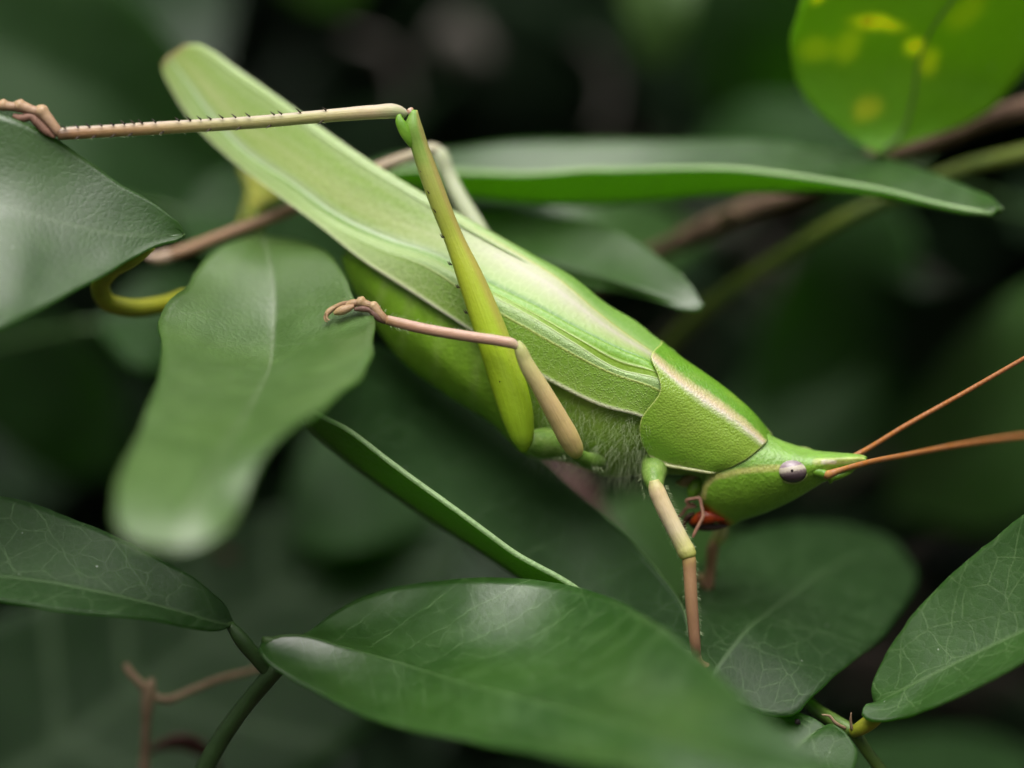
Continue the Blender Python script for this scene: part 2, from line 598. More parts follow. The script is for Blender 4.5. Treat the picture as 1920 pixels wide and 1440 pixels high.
def free_leaf(label, base, tip, width, roll=0.0, sag=0.10, fold=0.2, mat='back', under='under', group=None, stalk=None, nu=28, nv=12, th=0.4, name='leaf', hint=None):
    b, t_ = P(*base), P(*tip)
    o = empty(name, b, label, 'leaf', group)
    G = leaf_verts(b, t_, width, roll, sag, fold, nu, nv)
    h = nv // 2
    Lm = knots(G[:, h])
    seg = np.linalg.norm(np.diff(G, axis=1), axis=2)
    cum = np.concatenate([np.zeros((nu, 1)), np.cumsum(seg, 1)], 1)
    uv = np.stack([np.broadcast_to(Lm[:, None], (nu, nv + 1)) + base[0] * 0.31, cum - cum[:, h:h + 1]], 2)
    for i in range(nu):
        for j in range(nv + 1):
            p = G[i, j]
            G[i, j, 1] += mnoise.noise(Vector((p[0] * 0.06, p[1] * 0.06, p[2] * 0.06 + base[0]))) * 1.6
    mats = [LM[mat], LM[under], LM['rim']] if isinstance(mat, str) else [mat, mat, mat]
    sheet('blade', G, th, mats, o, uv, hint or (0, -0.5, 1))
    if isinstance(mat, str):
        V, F, U = tube_mesh(G[:, h] - np.array([0, -0.35, 0.1]), np.linspace(0.5, 0.15, nu), 6)
        mesh('midrib', V, F, LM['rim'], o, U)
    if stalk:
        s = np.array([P(*q) for q in stalk])
        pp = resample(np.concatenate([s, [b]]), 16)
        V, F, U = tube_mesh(pp, np.full(16, 0.55), 8)
        mesh('petiole', V, F, stem_green, o, U)
    return o


# ================================================================== LEAVES ROUND THE INSECT
# leaf that carries the near hind foot, with its curled yellow stalk
o = leaf('large bluish green leaf under the spiny hind foot, pointed tip', [
    [(-320, 300, 4), (-200, 205, 2), (-60, 195, -1), (0, 214, -2.4), (70, 241, -2.2), (150, 291, -1.6), (250, 360, -1.2), (310, 398, -1), (340, 424, -0.8), (346, 441, -0.5)],
    [(-320, 300, 4), (-200, 330, 0), (0, 385, -4), (120, 420, -3.5), (250, 442, -2), (346, 441, -0.5)],
    [(-320, 300, 4), (-260, 520, -7), (-100, 630, -13), (0, 608, -12), (70, 580, -9.5), (140, 545, -7), (200, 513, -5), (250, 482, -3), (300, 456, -1.6), (330, 448, -1), (346, 441, -0.5)]],
    (-320, 300, 4), top='mid', seed=1, wave=0.5, bulge=0.05)
tube('petiole', [(285, 462, 1.5, 9), (245, 484, 2.5, 18), (205, 505, 4, 20), (188, 532, 5, 19), (197, 563, 6, 18), (238, 577, 7, 18), (300, 572, 9, 17), (345, 556, 12, 14)], stem_yellow, o, 40, 12)

# leaf carrying the middle foot, running towards the viewer
leaf('fresh green leaf with wavy margins holding the middle foot, tip blurred pale', [
    [(490, 440, 13), (440, 452, 10.5), (395, 474, 8.5), (362, 512, 6), (345, 545, 3.5), (326, 557, 2.2), (316, 566, 1.5), (296, 598, -.4), (302, 640, -4), (290, 730, -12), (265, 800, -19), (238, 860, -24), (214, 940, -29), (224, 995, -31.5), (266, 1026, -32.5), (330, 1032, -33)],
    [(490, 440, 13), (505, 490, 9), (515, 560, 5.5), (513, 620, 3), (510, 668, 0.2), (488, 730, -9), (448, 800, -18), (400, 880, -25.5), (355, 970, -31), (330, 1032, -33)],
    [(490, 440, 13), (555, 450, 11), (612, 474, 8), (645, 515, 4.5), (664, 560, 1.5), (684, 584, 0.2), (699, 590, -.3), (702, 598, -0.9), (697, 640, -5), (698, 664, -7.5), (688, 684, -9), (683, 700, -10), (640, 735, -14), (598, 772, -18), (534, 817, -22), (476, 887, -26), (450, 955, -29), (416, 1002, -31.5), (378, 1026, -32.5), (330, 1032, -33)]],
    (490, 440, 13), stalk=[(492, 448, 12.4, 6), (488, 436, 14, 9), (482, 422, 18, 10), (470, 402, 24.5, 11)], top='fresh', seed=2, wave=0.35, bulge=-0.03)

# V-folded leaf below the body
leaf('long folded leaf with pale margin slanting below the insect', [
    [(560, 745, 4), (600, 777, 3), (650, 806, 1.5), (700, 846, 1), (800, 915, 0.5), (900, 985, 0), (960, 1028, 0), (1050, 1086, 0), (1140, 1150, 0.4), (1220, 1205, 0.9), (1302, 1230, 1.6)],
    [(560, 745, 4), (590, 800, 5), (650, 852, 5.5), (720, 905, 6), (800, 962, 6), (900, 1025, 6), (985, 1082, 6), (1090, 1160, 6), (1200, 1225, 4), (1302, 1230, 1.6)],
    [(560, 745, 4), (620, 640, 10), (710, 648, 12.5), (813, 727, 13), (927, 790, 12.5), (1000, 850, 11.5), (1100, 940, 9.5), (1180, 1010, 7.5), (1240, 1080, 5.2), (1285, 1150, 3.5), (1302, 1230, 1.6)]],
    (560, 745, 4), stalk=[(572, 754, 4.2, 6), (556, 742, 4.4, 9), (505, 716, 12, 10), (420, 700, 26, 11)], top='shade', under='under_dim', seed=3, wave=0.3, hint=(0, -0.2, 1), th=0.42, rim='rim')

# shoot with the dark leaf and the big near leaf
sh = empty('leafy_shoot', P(370, 1470, 3), 'leafy shoot bearing a dark veined leaf and a big glossy leaf', 'shoot')
a = blade(sh, [
    [(437, 1172, -1), (425, 1140, -1), (390, 1105, -1), (300, 1050, 0), (200, 1000, 1), (100, 960, 2), (0, 930, 2), (-150, 920, 3), (-300, 960, 3), (-380, 1030, 2)],
    [(437, 1172, -1), (400, 1166, -2), (300, 1140, -2.5), (200, 1115, -3), (100, 1095, -3), (0, 1083, -3), (-200, 1060, -1), (-380, 1030, 2)],
    [(437, 1172, -1), (415, 1181, -2), (360, 1178, -4), (300, 1166, -5), (200, 1152, -6), (100, 1142, -6), (0, 1124, -6), (-150, 1120, -5), (-300, 1080, -2), (-380, 1030, 2)]],
    top='dark', seed=4, name='leaf', wave=0.25)
a['label'] = 'dark green leaf with fine pale vein network'
a = blade(sh, [
    [(497, 1203, -2.2), (530, 1194, -0.6), (572, 1186, 1.4), (625, 1150, 3), (725, 1106, 3.5), (850, 1088, 2.5), (960, 1084, 1), (1050, 1092, -1), (1140, 1118, -5), (1220, 1162, -10), (1300, 1220, -15), (1370, 1285, -20), (1450, 1358, -25), (1540, 1435, -30), (1640, 1500, -35)],
    [(495, 1204, -2.4), (528, 1194, -1.8), (570, 1193, -1.4), (640, 1212, -1.5), (700, 1231, -2.2), (780, 1256, -4), (900, 1290, -10), (1050, 1330, -16), (1200, 1372, -22.5), (1400, 1436, -29.5), (1640, 1500, -35)],
    [(493, 1205, -2.6), (489, 1214, -3.2), (502, 1236, -4.2), (540, 1264, -5.5), (620, 1308, -8), (750, 1361, -12.5), (900, 1399, -17), (1050, 1428, -22), (1200, 1457, -27), (1400, 1506, -32), (1640, 1500, -35)]],
    top='big', seed=5, name='leaf', bulge=0.10, wave=0.5, nu=80, nv=36)
a['label'] = 'big glossy green leaf, outer end blurred'
tube('petiole', [(432, 1172, -1, 9), (450, 1196, -1, 14), (480, 1232, -0.5, 14), (512, 1262, 0, 14), (514, 1238, -.6, 11), (503, 1215, -1.9, 8), (500, 1208, -2.1, 4)], stem_dark, sh, 30)
tube('stem', [(525, 1248, -0.5, 15), (500, 1275, 0, 16), (460, 1322, 1, 16), (415, 1385, 2, 17), (370, 1470, 3, 18), (330, 1600, 4, 18)], stem_dark, sh, 30)

# broad leaf below the head
leaf('broad dull green leaf spread below the head, rounded blurred tip', [
    [(1320, 1290, 0), (1290, 1220, 4), (1283, 1130, 9), (1320, 1050, 15), (1400, 1003, 21), (1500, 985, 25), (1600, 992, 28), (1670, 1015, 28), (1716, 1075, 26)],
    [(1320, 1290, 0), (1362, 1230, 2), (1400, 1183, 4), (1447, 1146, 8), (1509, 1098, 13), (1560, 1066, 18), (1630, 1040, 23), (1716, 1075, 26)],
    [(1320, 1290, 0), (1400, 1326, -0.5), (1440, 1339, -1), (1490, 1337, -1), (1525, 1300, 0), (1580, 1255, 3), (1640, 1205, 8), (1690, 1145, 15), (1712, 1108, 21), (1716, 1075, 26)]],
    (1320, 1290, 0), stalk=[(1330, 1282, 0.3, 6), (1318, 1292, 0.3, 9), (1300, 1330, 2, 10), (1270, 1420, 8, 12), (1250, 1560, 14, 13)], top='dark', seed=6, wave=0.4)

# shoot at the lower edge: veined leaf, small leaf, forked stem
sh = empty('leafy_shoot', P(1660, 1460, 2), 'forked green shoot with a veined leaf and a small spotted leaf', 'shoot')
a = blade(sh, [
    [(1642, 1318, 1), (1635, 1292, 1.5), (1650, 1250, 2), (1690, 1180, 2), (1760, 1100, 2), (1850, 1020, 1), (1920, 965, 0), (2000, 920, -1), (2150, 900, -3), (2300, 960, -6)],
    [(1640, 1324, 0), (1720, 1281, -0.5), (1800, 1241, -1), (1870, 1208, -1.5), (1920, 1185, -2), (2050, 1110, -4), (2300, 960, -6)],
    [(1640, 1322, -0.2), (1622, 1323, -1), (1615, 1338, -1.5), (1630, 1351, -2), (1680, 1351, -2.5), (1740, 1330, -4), (1800, 1302, -5), (1860, 1270, -6), (1920, 1235, -7), (2100, 1130, -9), (2300, 960, -6)]],
    top='veiny', seed=7, name='leaf', wave=0.3, bulge=0.04, nu=72, nv=32)
a['label'] = 'mid green leaf with a sharp net of pale veins'
a = blade(sh, [
    [(1546, 1365, 0), (1525, 1348, 0.5), (1494, 1338, 1), (1430, 1336, 1.5), (1370, 1365, 2), (1340, 1440, 2), (1350, 1500, 0)],
    [(1548, 1364, 0), (1520, 1381, -0.5), (1490, 1405, -1), (1440, 1445, -1), (1350, 1500, 0)],
    [(1548, 1364, 0), (1567, 1362, -1), (1594, 1383, -1.5), (1607, 1412, -2), (1600, 1450, -2.5), (1540, 1500, -2), (1430, 1530, -1), (1350, 1500, 0)]],
    top='veiny', seed=8, name='leaf', wave=0.3, bulge=0.04)
a['label'] = 'small heart-shaped leaf with a dark spot'
spot = plain('dark_spot', (0.015, 0.012, 0.012), (0.03, 0.02, 0.02), 2.0, 0.6)
V, F, U = tube_mesh(resample(np.array([P(1490, 1349, -0.15), P(1496, 1354, -0.25), P(1501, 1358, -0.15)]), 8), [0.02, 0.14, 0.2, 0.22, 0.2, 0.16, 0.1, 0.02], 8, 0.3)
mesh('dark_spot', V, F, spot, a, U)
tube('stem', [(1500, 1300, 6, 11), (1530, 1330, 4, 12), (1565, 1352, 2, 13), (1600, 1373, 1, 12), (1625, 1408, 1.5, 11), (1660, 1455, 2, 12), (1720, 1560, 3, 13)], stem_green, sh, 40)
tube('petiole', [(1598, 1374, 0.5, 10), (1615, 1365, 0, 14), (1640, 1348, -0.5, 14), (1655, 1338, -1, 9)], stem_yellow, sh, 20)
tube('petiole', [(1560, 1385, 1, 7), (1552, 1372, 0.5, 7), (1546, 1365, 0, 5)], stem_green, sh, 10)
tube('stipule', [(1585, 1366, 0, 3.5), (1563, 1352, -0.5, 3), (1556, 1343, -0.6, 2.6), (1541, 1340, -0.8, 1.2)], bark_pale, sh, 16, 8)
tube('stipule', [(1597, 1368, 0, 3), (1595, 1350, -0.3, 2.4), (1596, 1336, -0.5, 1)], bark_pale, sh, 12, 8)

# yellow-spotted leaf hanging at the upper edge, seen from below
SP_R = [
    [(1650, 288, 16), (1590, 255, 16), (1545, 220, 15.5), (1509, 180, 15), (1485, 115, 14), (1482, 80, 13), (1492, 42, 12), (1506, 0, 11), (1560, -100, 9), (1680, -200, 8), (1860, -260, 8)],
    [(1650, 288, 16), (1690, 250, 16.5), (1712, 180, 16), (1722, 112, 15), (1754, 42, 13), (1785, 0, 12), (1830, -100, 10), (1860, -260, 8)],
    [(1650, 288, 16), (1720, 262, 17), (1800, 238, 18), (1850, 212, 18), (1895, 172, 18), (1940, 110, 17), (1995, 0, 15), (2000, -120, 12), (1940, -220, 9), (1860, -260, 8)]]
Gs, uvs, _ = leaf_grid(SP_R, 56, 24, 0.03, 0.3, 9)


def uv_at(px, py):
    ax = Gs[..., 0] / (K * (D0 + Gs[..., 1]) / D0) + 960
    az = 720 - Gs[..., 2] / (K * (D0 + Gs[..., 1]) / D0)
    i = np.argmin((ax - px) ** 2 + (az - py) ** 2)
    return uvs.reshape(-1, 2)[i]


yel = (0.62, 0.66, 0.01)
SPOTS = []
for (px, py, ax, ay, amt, c_) in [(1630, 40, 1.0, 3.2, 0.9, yel), (1615, 40, 0.45, 0.7, 0.6, (0.34, 0.26, 0.01)), (1705, 92, 1.3, 1.2, 0.85, yel), (1618, 205, 1.6, 1.6, 0.7, (0.33, 0.36, 0.01)),
                                  (1528, 10, 0.7, 0.7, 0.8, yel), (1740, 115, 1.6, 1.3, 0.5, yel), (1590, 85, 2.0, 1.6, 0.35, yel), (1530, 100, 1.4, 2.2, 0.3, yel), (1800, 30, 2.5, 2.0, 0.25, yel)]:
    u_, v_ = uv_at(px, py)
    SPOTS.append((u_ + 0.8, v_ + 0.8, ax, ay, amt, c_))
LM['spotted'] = leaf_material('leaf_spotted_underside', (0.09, 0.20, 0.006), (0.06, 0.155, 0.004), (0.16, 0.22, 0.02), trans=(0.26, 0.44, 0.003), rough=0.5, spec=0.25, veins=0.12, ret=0.12, spots=SPOTS)
LM['spotted_top'] = leaf_material('leaf_spotted_top', (0.09, 0.20, 0.01), (0.06, 0.15, 0.008), (0.16, 0.22, 0.02), trans=(0.32, 0.56, 0.01), rough=0.4, veins=0.1, ret=0.1, spots=SPOTS)
leaf('backlit yellow-green leaf with yellow blotches hanging by the brown twig', SP_R, (1650, 288, 16), stalk=[(1654, 284, 16.2, 5), (1651, 288, 17, 7), (1656, 292, 20, 8), (1664, 291, 23.6, 9)], top='spotted_top', under='spotted', seed=9, wave=0.3, bulge=0.03, hint=(0, 1, 0.3), rib=0.10, th=0.22)

# long folded leaf behind the back
leaf('long narrow folded leaf with blunt notched tip behind the insect', [
    [(640, 340, 22), (760, 320, 20), (860, 322, 18), (1000, 322, 16), (1120, 318, 15), (1250, 314, 14), (1350, 316, 13), (1450, 325, 12), (1550, 338, 11), (1650, 355, 10), (1750, 378, 8.5), (1830, 396, 7.5), (1862, 402, 7), (1879, 391, 7)],
    [(640, 340, 22), (760, 345, 22), (870, 362, 21), (980, 375, 20.5), (1080, 378, 20), (1200, 372, 19), (1330, 360, 17), (1450, 354, 15.5), (1560, 352, 14), (1650, 362, 12), (1750, 382, 10), (1830, 396, 8.5), (1879, 391, 7)],
    [(640, 340, 22), (720, 300, 25), (830, 285, 25.5), (950, 266, 25.5), (1100, 264, 25), (1300, 268, 23), (1450, 264, 21.5), (1550, 274, 20), (1650, 296, 17), (1750, 328, 13), (1820, 356, 11), (1868, 378, 8), (1879, 391, 7)]],
    (640, 340, 22), stalk=[(655, 339, 22, 6), (636, 341, 22.4, 9), (580, 352, 26, 10), (480, 350, 38, 12)], top='long', under='under', seed=10, hint=(0, -0.2, 1), wave=0.25, th=0.4, rim='rim')

leaf('dark glossy leaf with pointed tip just behind the folded wings', [
    [(800, 430, 26), (880, 395, 24), (950, 392, 22), (1025, 408, 20), (1100, 415, 18), (1160, 433, 16), (1212, 463, 14), (1254, 496, 12), (1300, 540, 9.5), (1319, 572, 8.5)],
    [(800, 430, 26), (900, 455, 21), (1000, 485, 17), (1100, 512, 14), (1200, 543, 10.5), (1260, 562, 9.2), (1319, 572, 8.5)],
    [(800, 430, 26), (870, 510, 22), (950, 540, 19), (1040, 542, 16), (1100, 543, 14), (1171, 550, 12), (1233, 565, 10), (1285, 584, 8.5), (1310, 584, 8.3), (1319, 572, 8.5)]],
    (800, 430, 26), stalk=[(812, 433, 25.6, 6), (796, 430, 26.4, 9), (740, 440, 33, 10), (640, 430, 46, 12)], top='mid', seed=11, wave=0.3, bulge=0.06)

# ------------------------------------------------------------------ twigs and stems
o = empty('brown_twig', P(1200, 486, 30), 'thick brown woody twig slanting up behind the long folded leaf', 'twig')
tube('stem', [(1100, 545, 34, 17), (1215, 482, 30, 19), (1300, 440, 28, 20), (1380, 402, 27, 22), (1480, 368, 26, 21), (1570, 330, 25, 19), (1660, 290, 24, 20), (1750, 262, 23, 19), (1840, 226, 22, 20), (1940, 196, 20, 21), (2150, 110, 16, 23)], bark, o, 90, 14, wob=0.18)
tube('knot', [(1350, 418, 25, 6), (1362, 408, 24, 14), (1376, 400, 24, 6)], bark, o, 10, 10)
o = empty('green_stem', P(1230, 670, 34), 'slender olive green stem slanting up behind the insect', 'stem')
tube('stem', [(1130, 800, 42, 14), (1200, 710, 38, 14), (1255, 645, 34, 15), (1320, 580, 31, 15), (1450, 490, 28, 15), (1600, 402, 25, 15), (1700, 358, 24, 15), (1800, 317, 23, 16), (1930, 285, 21, 17), (2200, 230, 18, 18)], stem_olive, o, 70, 12, wob=0.08)
tube('node', [(1655, 380, 24, 9), (1680, 368, 23.5, 19), (1705, 356, 23.5, 9)], stem_olive, o, 12, 12)
o = empty('dry_twig', P(268, 1470, 14), 'thin dry tan twig with three forks among the lower leaves', 'twig')
tube('stem', [(262, 1600, 14, 11), (270, 1450, 13, 10), (275, 1340, 12, 10), (279, 1298, 12, 14), (285, 1272, 12, 5)], bark_pale, o, 30, 10, wob=0.2)
tube('side_branch', [(279, 1300, 12, 9), (262, 1280, 12, 8), (245, 1262, 12.5, 7), (236, 1248, 13, 6)], bark_pale, o, 16, 10, wob=0.2)
tube('side_branch', [(284, 1306, 12, 8), (315, 1312, 12, 8), (350, 1298, 12.5, 7.5), (410, 1274, 13, 6.5), (470, 1258, 14, 6), (530, 1240, 16, 5)], bark_pale, o, 26, 10, wob=0.2)
o = empty('reddish_twig', P(1020, 850, 44), 'blurred pinkish dead twig behind the hairy breast of the insect', 'twig')
tube('stem', [(940, 760, 46, 16), (1030, 862, 43, 22), (1075, 905, 42, 26), (1120, 975, 41, 17), (1190, 1080, 40, 12), (1300, 1300, 38, 12)], plain('bark_pink', (0.16, 0.085, 0.075), (0.09, 0.05, 0.045), 0.3, 0.7), o, 30, 10, wob=0.2)

# ------------------------------------------------------------------ blurred leaves behind
def railleaf(label, A, M, B, mat='back', under='under', seed=0, th=0.4, **kw):
    m0, m1 = np.array(M[0], float), np.array(M[-1], float)
    away = (m0 - m1) / np.linalg.norm((m0 - m1)[:2])
    st_ = [(*(m0 - away * 10), 7)] + [(*(m0 + away * q + np.array([0, q * 0.15, q * 0.08])), 9 + q * 0.01) for q in (0, 60, 150, 300)]
    return leaf(label, [A, M, B], A[0], stalk=[tuple(float(v) for v in q) for q in st_], stalk_mat=stem_dark, top=mat, under=under, seed=seed, nu=36, nv=16, group='blurred leaves behind the insect', wave=0.8, th=th, **kw)


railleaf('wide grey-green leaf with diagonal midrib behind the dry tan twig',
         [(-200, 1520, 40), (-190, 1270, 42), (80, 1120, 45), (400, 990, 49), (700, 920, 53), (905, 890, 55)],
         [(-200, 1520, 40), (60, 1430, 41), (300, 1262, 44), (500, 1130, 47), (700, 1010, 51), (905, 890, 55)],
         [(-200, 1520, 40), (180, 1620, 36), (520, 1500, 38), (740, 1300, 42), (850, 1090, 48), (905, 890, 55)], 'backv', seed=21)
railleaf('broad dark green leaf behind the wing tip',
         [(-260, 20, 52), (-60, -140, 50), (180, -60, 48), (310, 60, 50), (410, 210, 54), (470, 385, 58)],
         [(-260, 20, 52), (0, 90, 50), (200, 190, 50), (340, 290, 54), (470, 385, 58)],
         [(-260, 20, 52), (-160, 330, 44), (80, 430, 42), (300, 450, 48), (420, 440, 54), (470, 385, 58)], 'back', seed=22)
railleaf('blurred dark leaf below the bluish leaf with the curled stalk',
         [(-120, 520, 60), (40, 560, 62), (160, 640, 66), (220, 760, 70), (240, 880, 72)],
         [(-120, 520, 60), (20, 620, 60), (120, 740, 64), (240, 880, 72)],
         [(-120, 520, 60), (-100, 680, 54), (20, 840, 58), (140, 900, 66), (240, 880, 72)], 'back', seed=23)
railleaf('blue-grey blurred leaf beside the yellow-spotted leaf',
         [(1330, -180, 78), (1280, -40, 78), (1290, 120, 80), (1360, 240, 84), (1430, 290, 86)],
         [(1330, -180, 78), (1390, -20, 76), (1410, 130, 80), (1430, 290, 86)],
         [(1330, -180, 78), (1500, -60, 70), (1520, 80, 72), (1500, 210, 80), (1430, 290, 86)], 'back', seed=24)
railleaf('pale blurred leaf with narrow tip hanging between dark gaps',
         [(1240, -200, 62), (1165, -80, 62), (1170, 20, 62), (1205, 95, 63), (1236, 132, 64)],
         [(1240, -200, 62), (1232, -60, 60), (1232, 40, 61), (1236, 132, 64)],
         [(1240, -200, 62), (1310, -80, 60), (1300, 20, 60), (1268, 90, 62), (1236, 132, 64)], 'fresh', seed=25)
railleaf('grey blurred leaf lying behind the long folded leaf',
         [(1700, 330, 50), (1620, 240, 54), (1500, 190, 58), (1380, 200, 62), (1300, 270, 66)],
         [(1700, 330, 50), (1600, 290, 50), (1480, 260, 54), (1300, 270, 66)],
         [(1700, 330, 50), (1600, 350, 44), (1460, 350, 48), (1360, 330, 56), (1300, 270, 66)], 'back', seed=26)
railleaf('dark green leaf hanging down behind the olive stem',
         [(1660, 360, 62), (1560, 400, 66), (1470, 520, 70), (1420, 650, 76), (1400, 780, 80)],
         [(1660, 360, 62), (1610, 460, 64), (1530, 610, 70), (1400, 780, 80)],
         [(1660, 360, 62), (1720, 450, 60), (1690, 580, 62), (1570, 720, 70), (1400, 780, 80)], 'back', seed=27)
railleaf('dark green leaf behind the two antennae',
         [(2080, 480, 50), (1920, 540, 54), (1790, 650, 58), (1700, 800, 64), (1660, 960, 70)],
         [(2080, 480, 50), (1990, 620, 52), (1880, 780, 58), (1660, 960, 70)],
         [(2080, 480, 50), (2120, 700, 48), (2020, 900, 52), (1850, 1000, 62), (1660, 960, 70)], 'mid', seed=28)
railleaf('blurred grey-green leaf with pale edge behind the head',
         [(1330, 800, 80), (1420, 700, 82), (1540, 650, 84), (1640, 650, 84), (1730, 740, 84)],
         [(1330, 800, 80), (1450, 780, 78), (1600, 750, 80), (1730, 740, 84)],
         [(1330, 800, 80), (1420, 880, 72), (1560, 880, 74), (1680, 830, 78), (1730, 740, 84)], 'back', seed=29)
railleaf('dim leaf filling the gap below the abdomen',
         [(520, 1010, 50), (560, 860, 54), (640, 740, 60), (760, 700, 66), (900, 760, 70)],
         [(520, 1010, 50), (620, 940, 50), (740, 850, 58), (900, 760, 70)],
         [(520, 1010, 50), (640, 1040, 44), (800, 990, 50), (900, 880, 60), (900, 760, 70)], 'back', seed=30)
railleaf('pale out of focus leaf tip above the wings',
         [(520, -160, 70), (500, -60, 70), (560, 5, 71), (640, 22, 72)],
         [(520, -160, 70), (580, -70, 68), (640, 22, 72)],
         [(520, -160, 70), (660, -120, 66), (690, -30, 68), (640, 22, 72)], 'fresh', seed=31)
railleaf('small dark leaf behind the curled stalk',
         [(180, 610, 40), (260, 520, 42), (380, 520, 46), (470, 600, 50)],
         [(180, 610, 40), (290, 590, 40), (470, 600, 50)],
         [(180, 610, 40), (260, 690, 34), (390, 680, 40), (470, 600, 50)], 'back', seed=32)
railleaf('green leaf between the wing edge and the pale leaf tip of the middle foot',
         [(330, 400, 34), (400, 330, 36), (520, 340, 38), (640, 420, 40), (700, 540, 42)],
         [(330, 400, 34), (440, 410, 34), (560, 450, 37), (700, 540, 42)],
         [(330, 400, 34), (380, 480, 28), (500, 530, 30), (620, 570, 36), (700, 540, 42)], 'back', seed=33)
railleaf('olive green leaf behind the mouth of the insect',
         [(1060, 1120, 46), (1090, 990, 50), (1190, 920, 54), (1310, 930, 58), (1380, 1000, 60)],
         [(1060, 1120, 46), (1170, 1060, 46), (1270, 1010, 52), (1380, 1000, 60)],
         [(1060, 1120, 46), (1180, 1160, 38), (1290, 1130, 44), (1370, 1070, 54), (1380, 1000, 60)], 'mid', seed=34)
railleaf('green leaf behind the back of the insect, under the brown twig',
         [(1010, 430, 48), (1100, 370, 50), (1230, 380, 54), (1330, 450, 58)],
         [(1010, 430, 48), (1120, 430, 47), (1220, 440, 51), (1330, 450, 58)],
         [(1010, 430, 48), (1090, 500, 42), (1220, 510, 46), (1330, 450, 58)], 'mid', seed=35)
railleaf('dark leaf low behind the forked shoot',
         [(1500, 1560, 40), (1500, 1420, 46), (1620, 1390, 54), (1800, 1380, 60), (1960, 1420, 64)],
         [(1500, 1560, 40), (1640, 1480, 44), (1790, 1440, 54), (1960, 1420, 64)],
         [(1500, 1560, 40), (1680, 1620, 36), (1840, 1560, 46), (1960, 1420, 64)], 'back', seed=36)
# yellow shoot tip behind the wing
o = empty('yellow_stalk', P(470, 420, 24), 'blurred yellow stalk behind the wing edge', 'stalk')
tube('stem', [(455, 440, 24, 14), (470, 400, 25, 15), (478, 350, 27, 16), (462, 315, 28, 13)], stem_yellow, o, 20, 10)
tube('side_branch', [(470, 385, 25, 10), (500, 370, 26, 16), (530, 352, 27, 10)], stem_yellow, o, 14, 10)

# dead leaf scraps that show as pale blurs
for i, (px, py, d, L, wd, ro, m, lab) in enumerate([
        (705, 140, 90, 9, 3, 0.4, dead_grey, 'curled pale dead leaf in the dark gap above the wings'),
        (865, 95, 92, 6, 5, 1.2, dead_grey, 'round pale dead leaf scrap above the hind knee'),
        (1105, 165, 90, 9, 3, 0.2, dead_grey, 'crescent of pale dead leaf above the long folded leaf'),
        (1395, 575, 92, 17, 8, 0.8, dead_grey, 'pale dead leaf behind the pronotum and olive stem'),
        (1370, 480, 90, 11, 4, 0.8, dead_grey, 'thin grey dead leaf under the brown twig'),
        (1670, 600, 92, 12, 9, 0.5, dead_grey, 'dim grey dead leaf above the antennae'),
        (1830, 1320, 95, 18, 7, 0.3, plain('dead_leaf_pink', (0.30, 0.22, 0.20), (0.2, 0.15, 0.14), 0.2, 0.6), 'pinkish pale dead leaf under the veined leaf'),
        (345, 1430, 20, 6, 4, 0.5, dead_red, 'small dark red leaf beside the dry tan twig'),
        (850, 1020, 60, 9, 6, 0.4, dead_red, 'dark reddish dead leaf in the shade above the big glossy leaf'),
        (425, 1050, 40, 1.6, 1.4, 0.4, dead_red, 'tiny reddish speck of dead leaf on the wide grey-green leaf')]):
    ang = [0.9, 0.2, 1.4, 1.2, 0.3, -0.3, 0.25, 0.3, 0.5, 0.2][i]
    b = P(px, py, d)
    v = np.array([math.cos(ang), 0.25, -math.sin(ang)]) * L * 0.5
    ob_ = empty('dead_leaf', b - v, lab, 'dead leaf', 'dead leaf scraps in the shade')
    G = leaf_verts(b - v, b + v, wd, ro, 0.18, 0.35, 14, 6)
    uv = np.zeros((14, 7, 2))
    sheet('blade', G, 0.3, [m, m], ob_, uv)

# ------------------------------------------------------------------ dense shrub behind: nobody could count these
def scatter(name, label, count, box, size, mat, seed, keep):
    r = random.Random(seed)
    Vs, Fs, Us, MI, off = [], [], [], [], 0
    tries = 0
    while count > 0 and tries < 90000:
        tries += 1
        p = np.array([r.uniform(*box[0]), r.uniform(*box[1]), r.uniform(*box[2])])
        if not keep(p, r):
            continue
        L = r.uniform(*size)
        az, el = r.uniform(0, 2 * math.pi), r.uniform(-0.9, 0.35)
        T = np.array([math.cos(az) * math.cos(el), math.sin(az) * math.cos(el), math.sin(el)])
        G = leaf_verts(p, p + T * L, L * r.uniform(0.38, 0.55), r.uniform(-0.5, 0.5), 0.1, 0.2, 7, 4)
        uv = np.zeros((7, 5, 2))
        uv[..., 0] = np.linspace(0, L, 7)[:, None] + r.uniform(0, 500)
        uv[..., 1] = np.linspace(-L * 0.22, L * 0.22, 5)[None]
        Vs.append(G.reshape(-1, 3))
        Us.append(uv.reshape(-1, 2))
        for i in range(6):
            for j in range(4):
                a_ = off + i * 5 + j
                Fs.append((a_, a_ + 1, a_ + 6, a_ + 5))
        off += 35
        count -= 1
    ob2 = mesh(name, np.concatenate(Vs), Fs, mat, None, np.concatenate(Us))
    tag(ob2, label, 'foliage', kind='stuff')
    return ob2


def keep_back(p, r):
    # a bank of leaves starting well behind the insect, nearer and overhanging higher up
    x, y, z = p
    lim = 95
    if y < 190 and z > 75 + (y - 90) * 0.9:
        return False          # the sky reaches in over the nearer leaves
    return y > lim


scatter('foliage', 'dense dark shrub leaves in deep shade behind everything', 3400, ((-210, 210), (70, 400), (-170, 270)), (32, 58), LM['deep'], 5, keep_back)


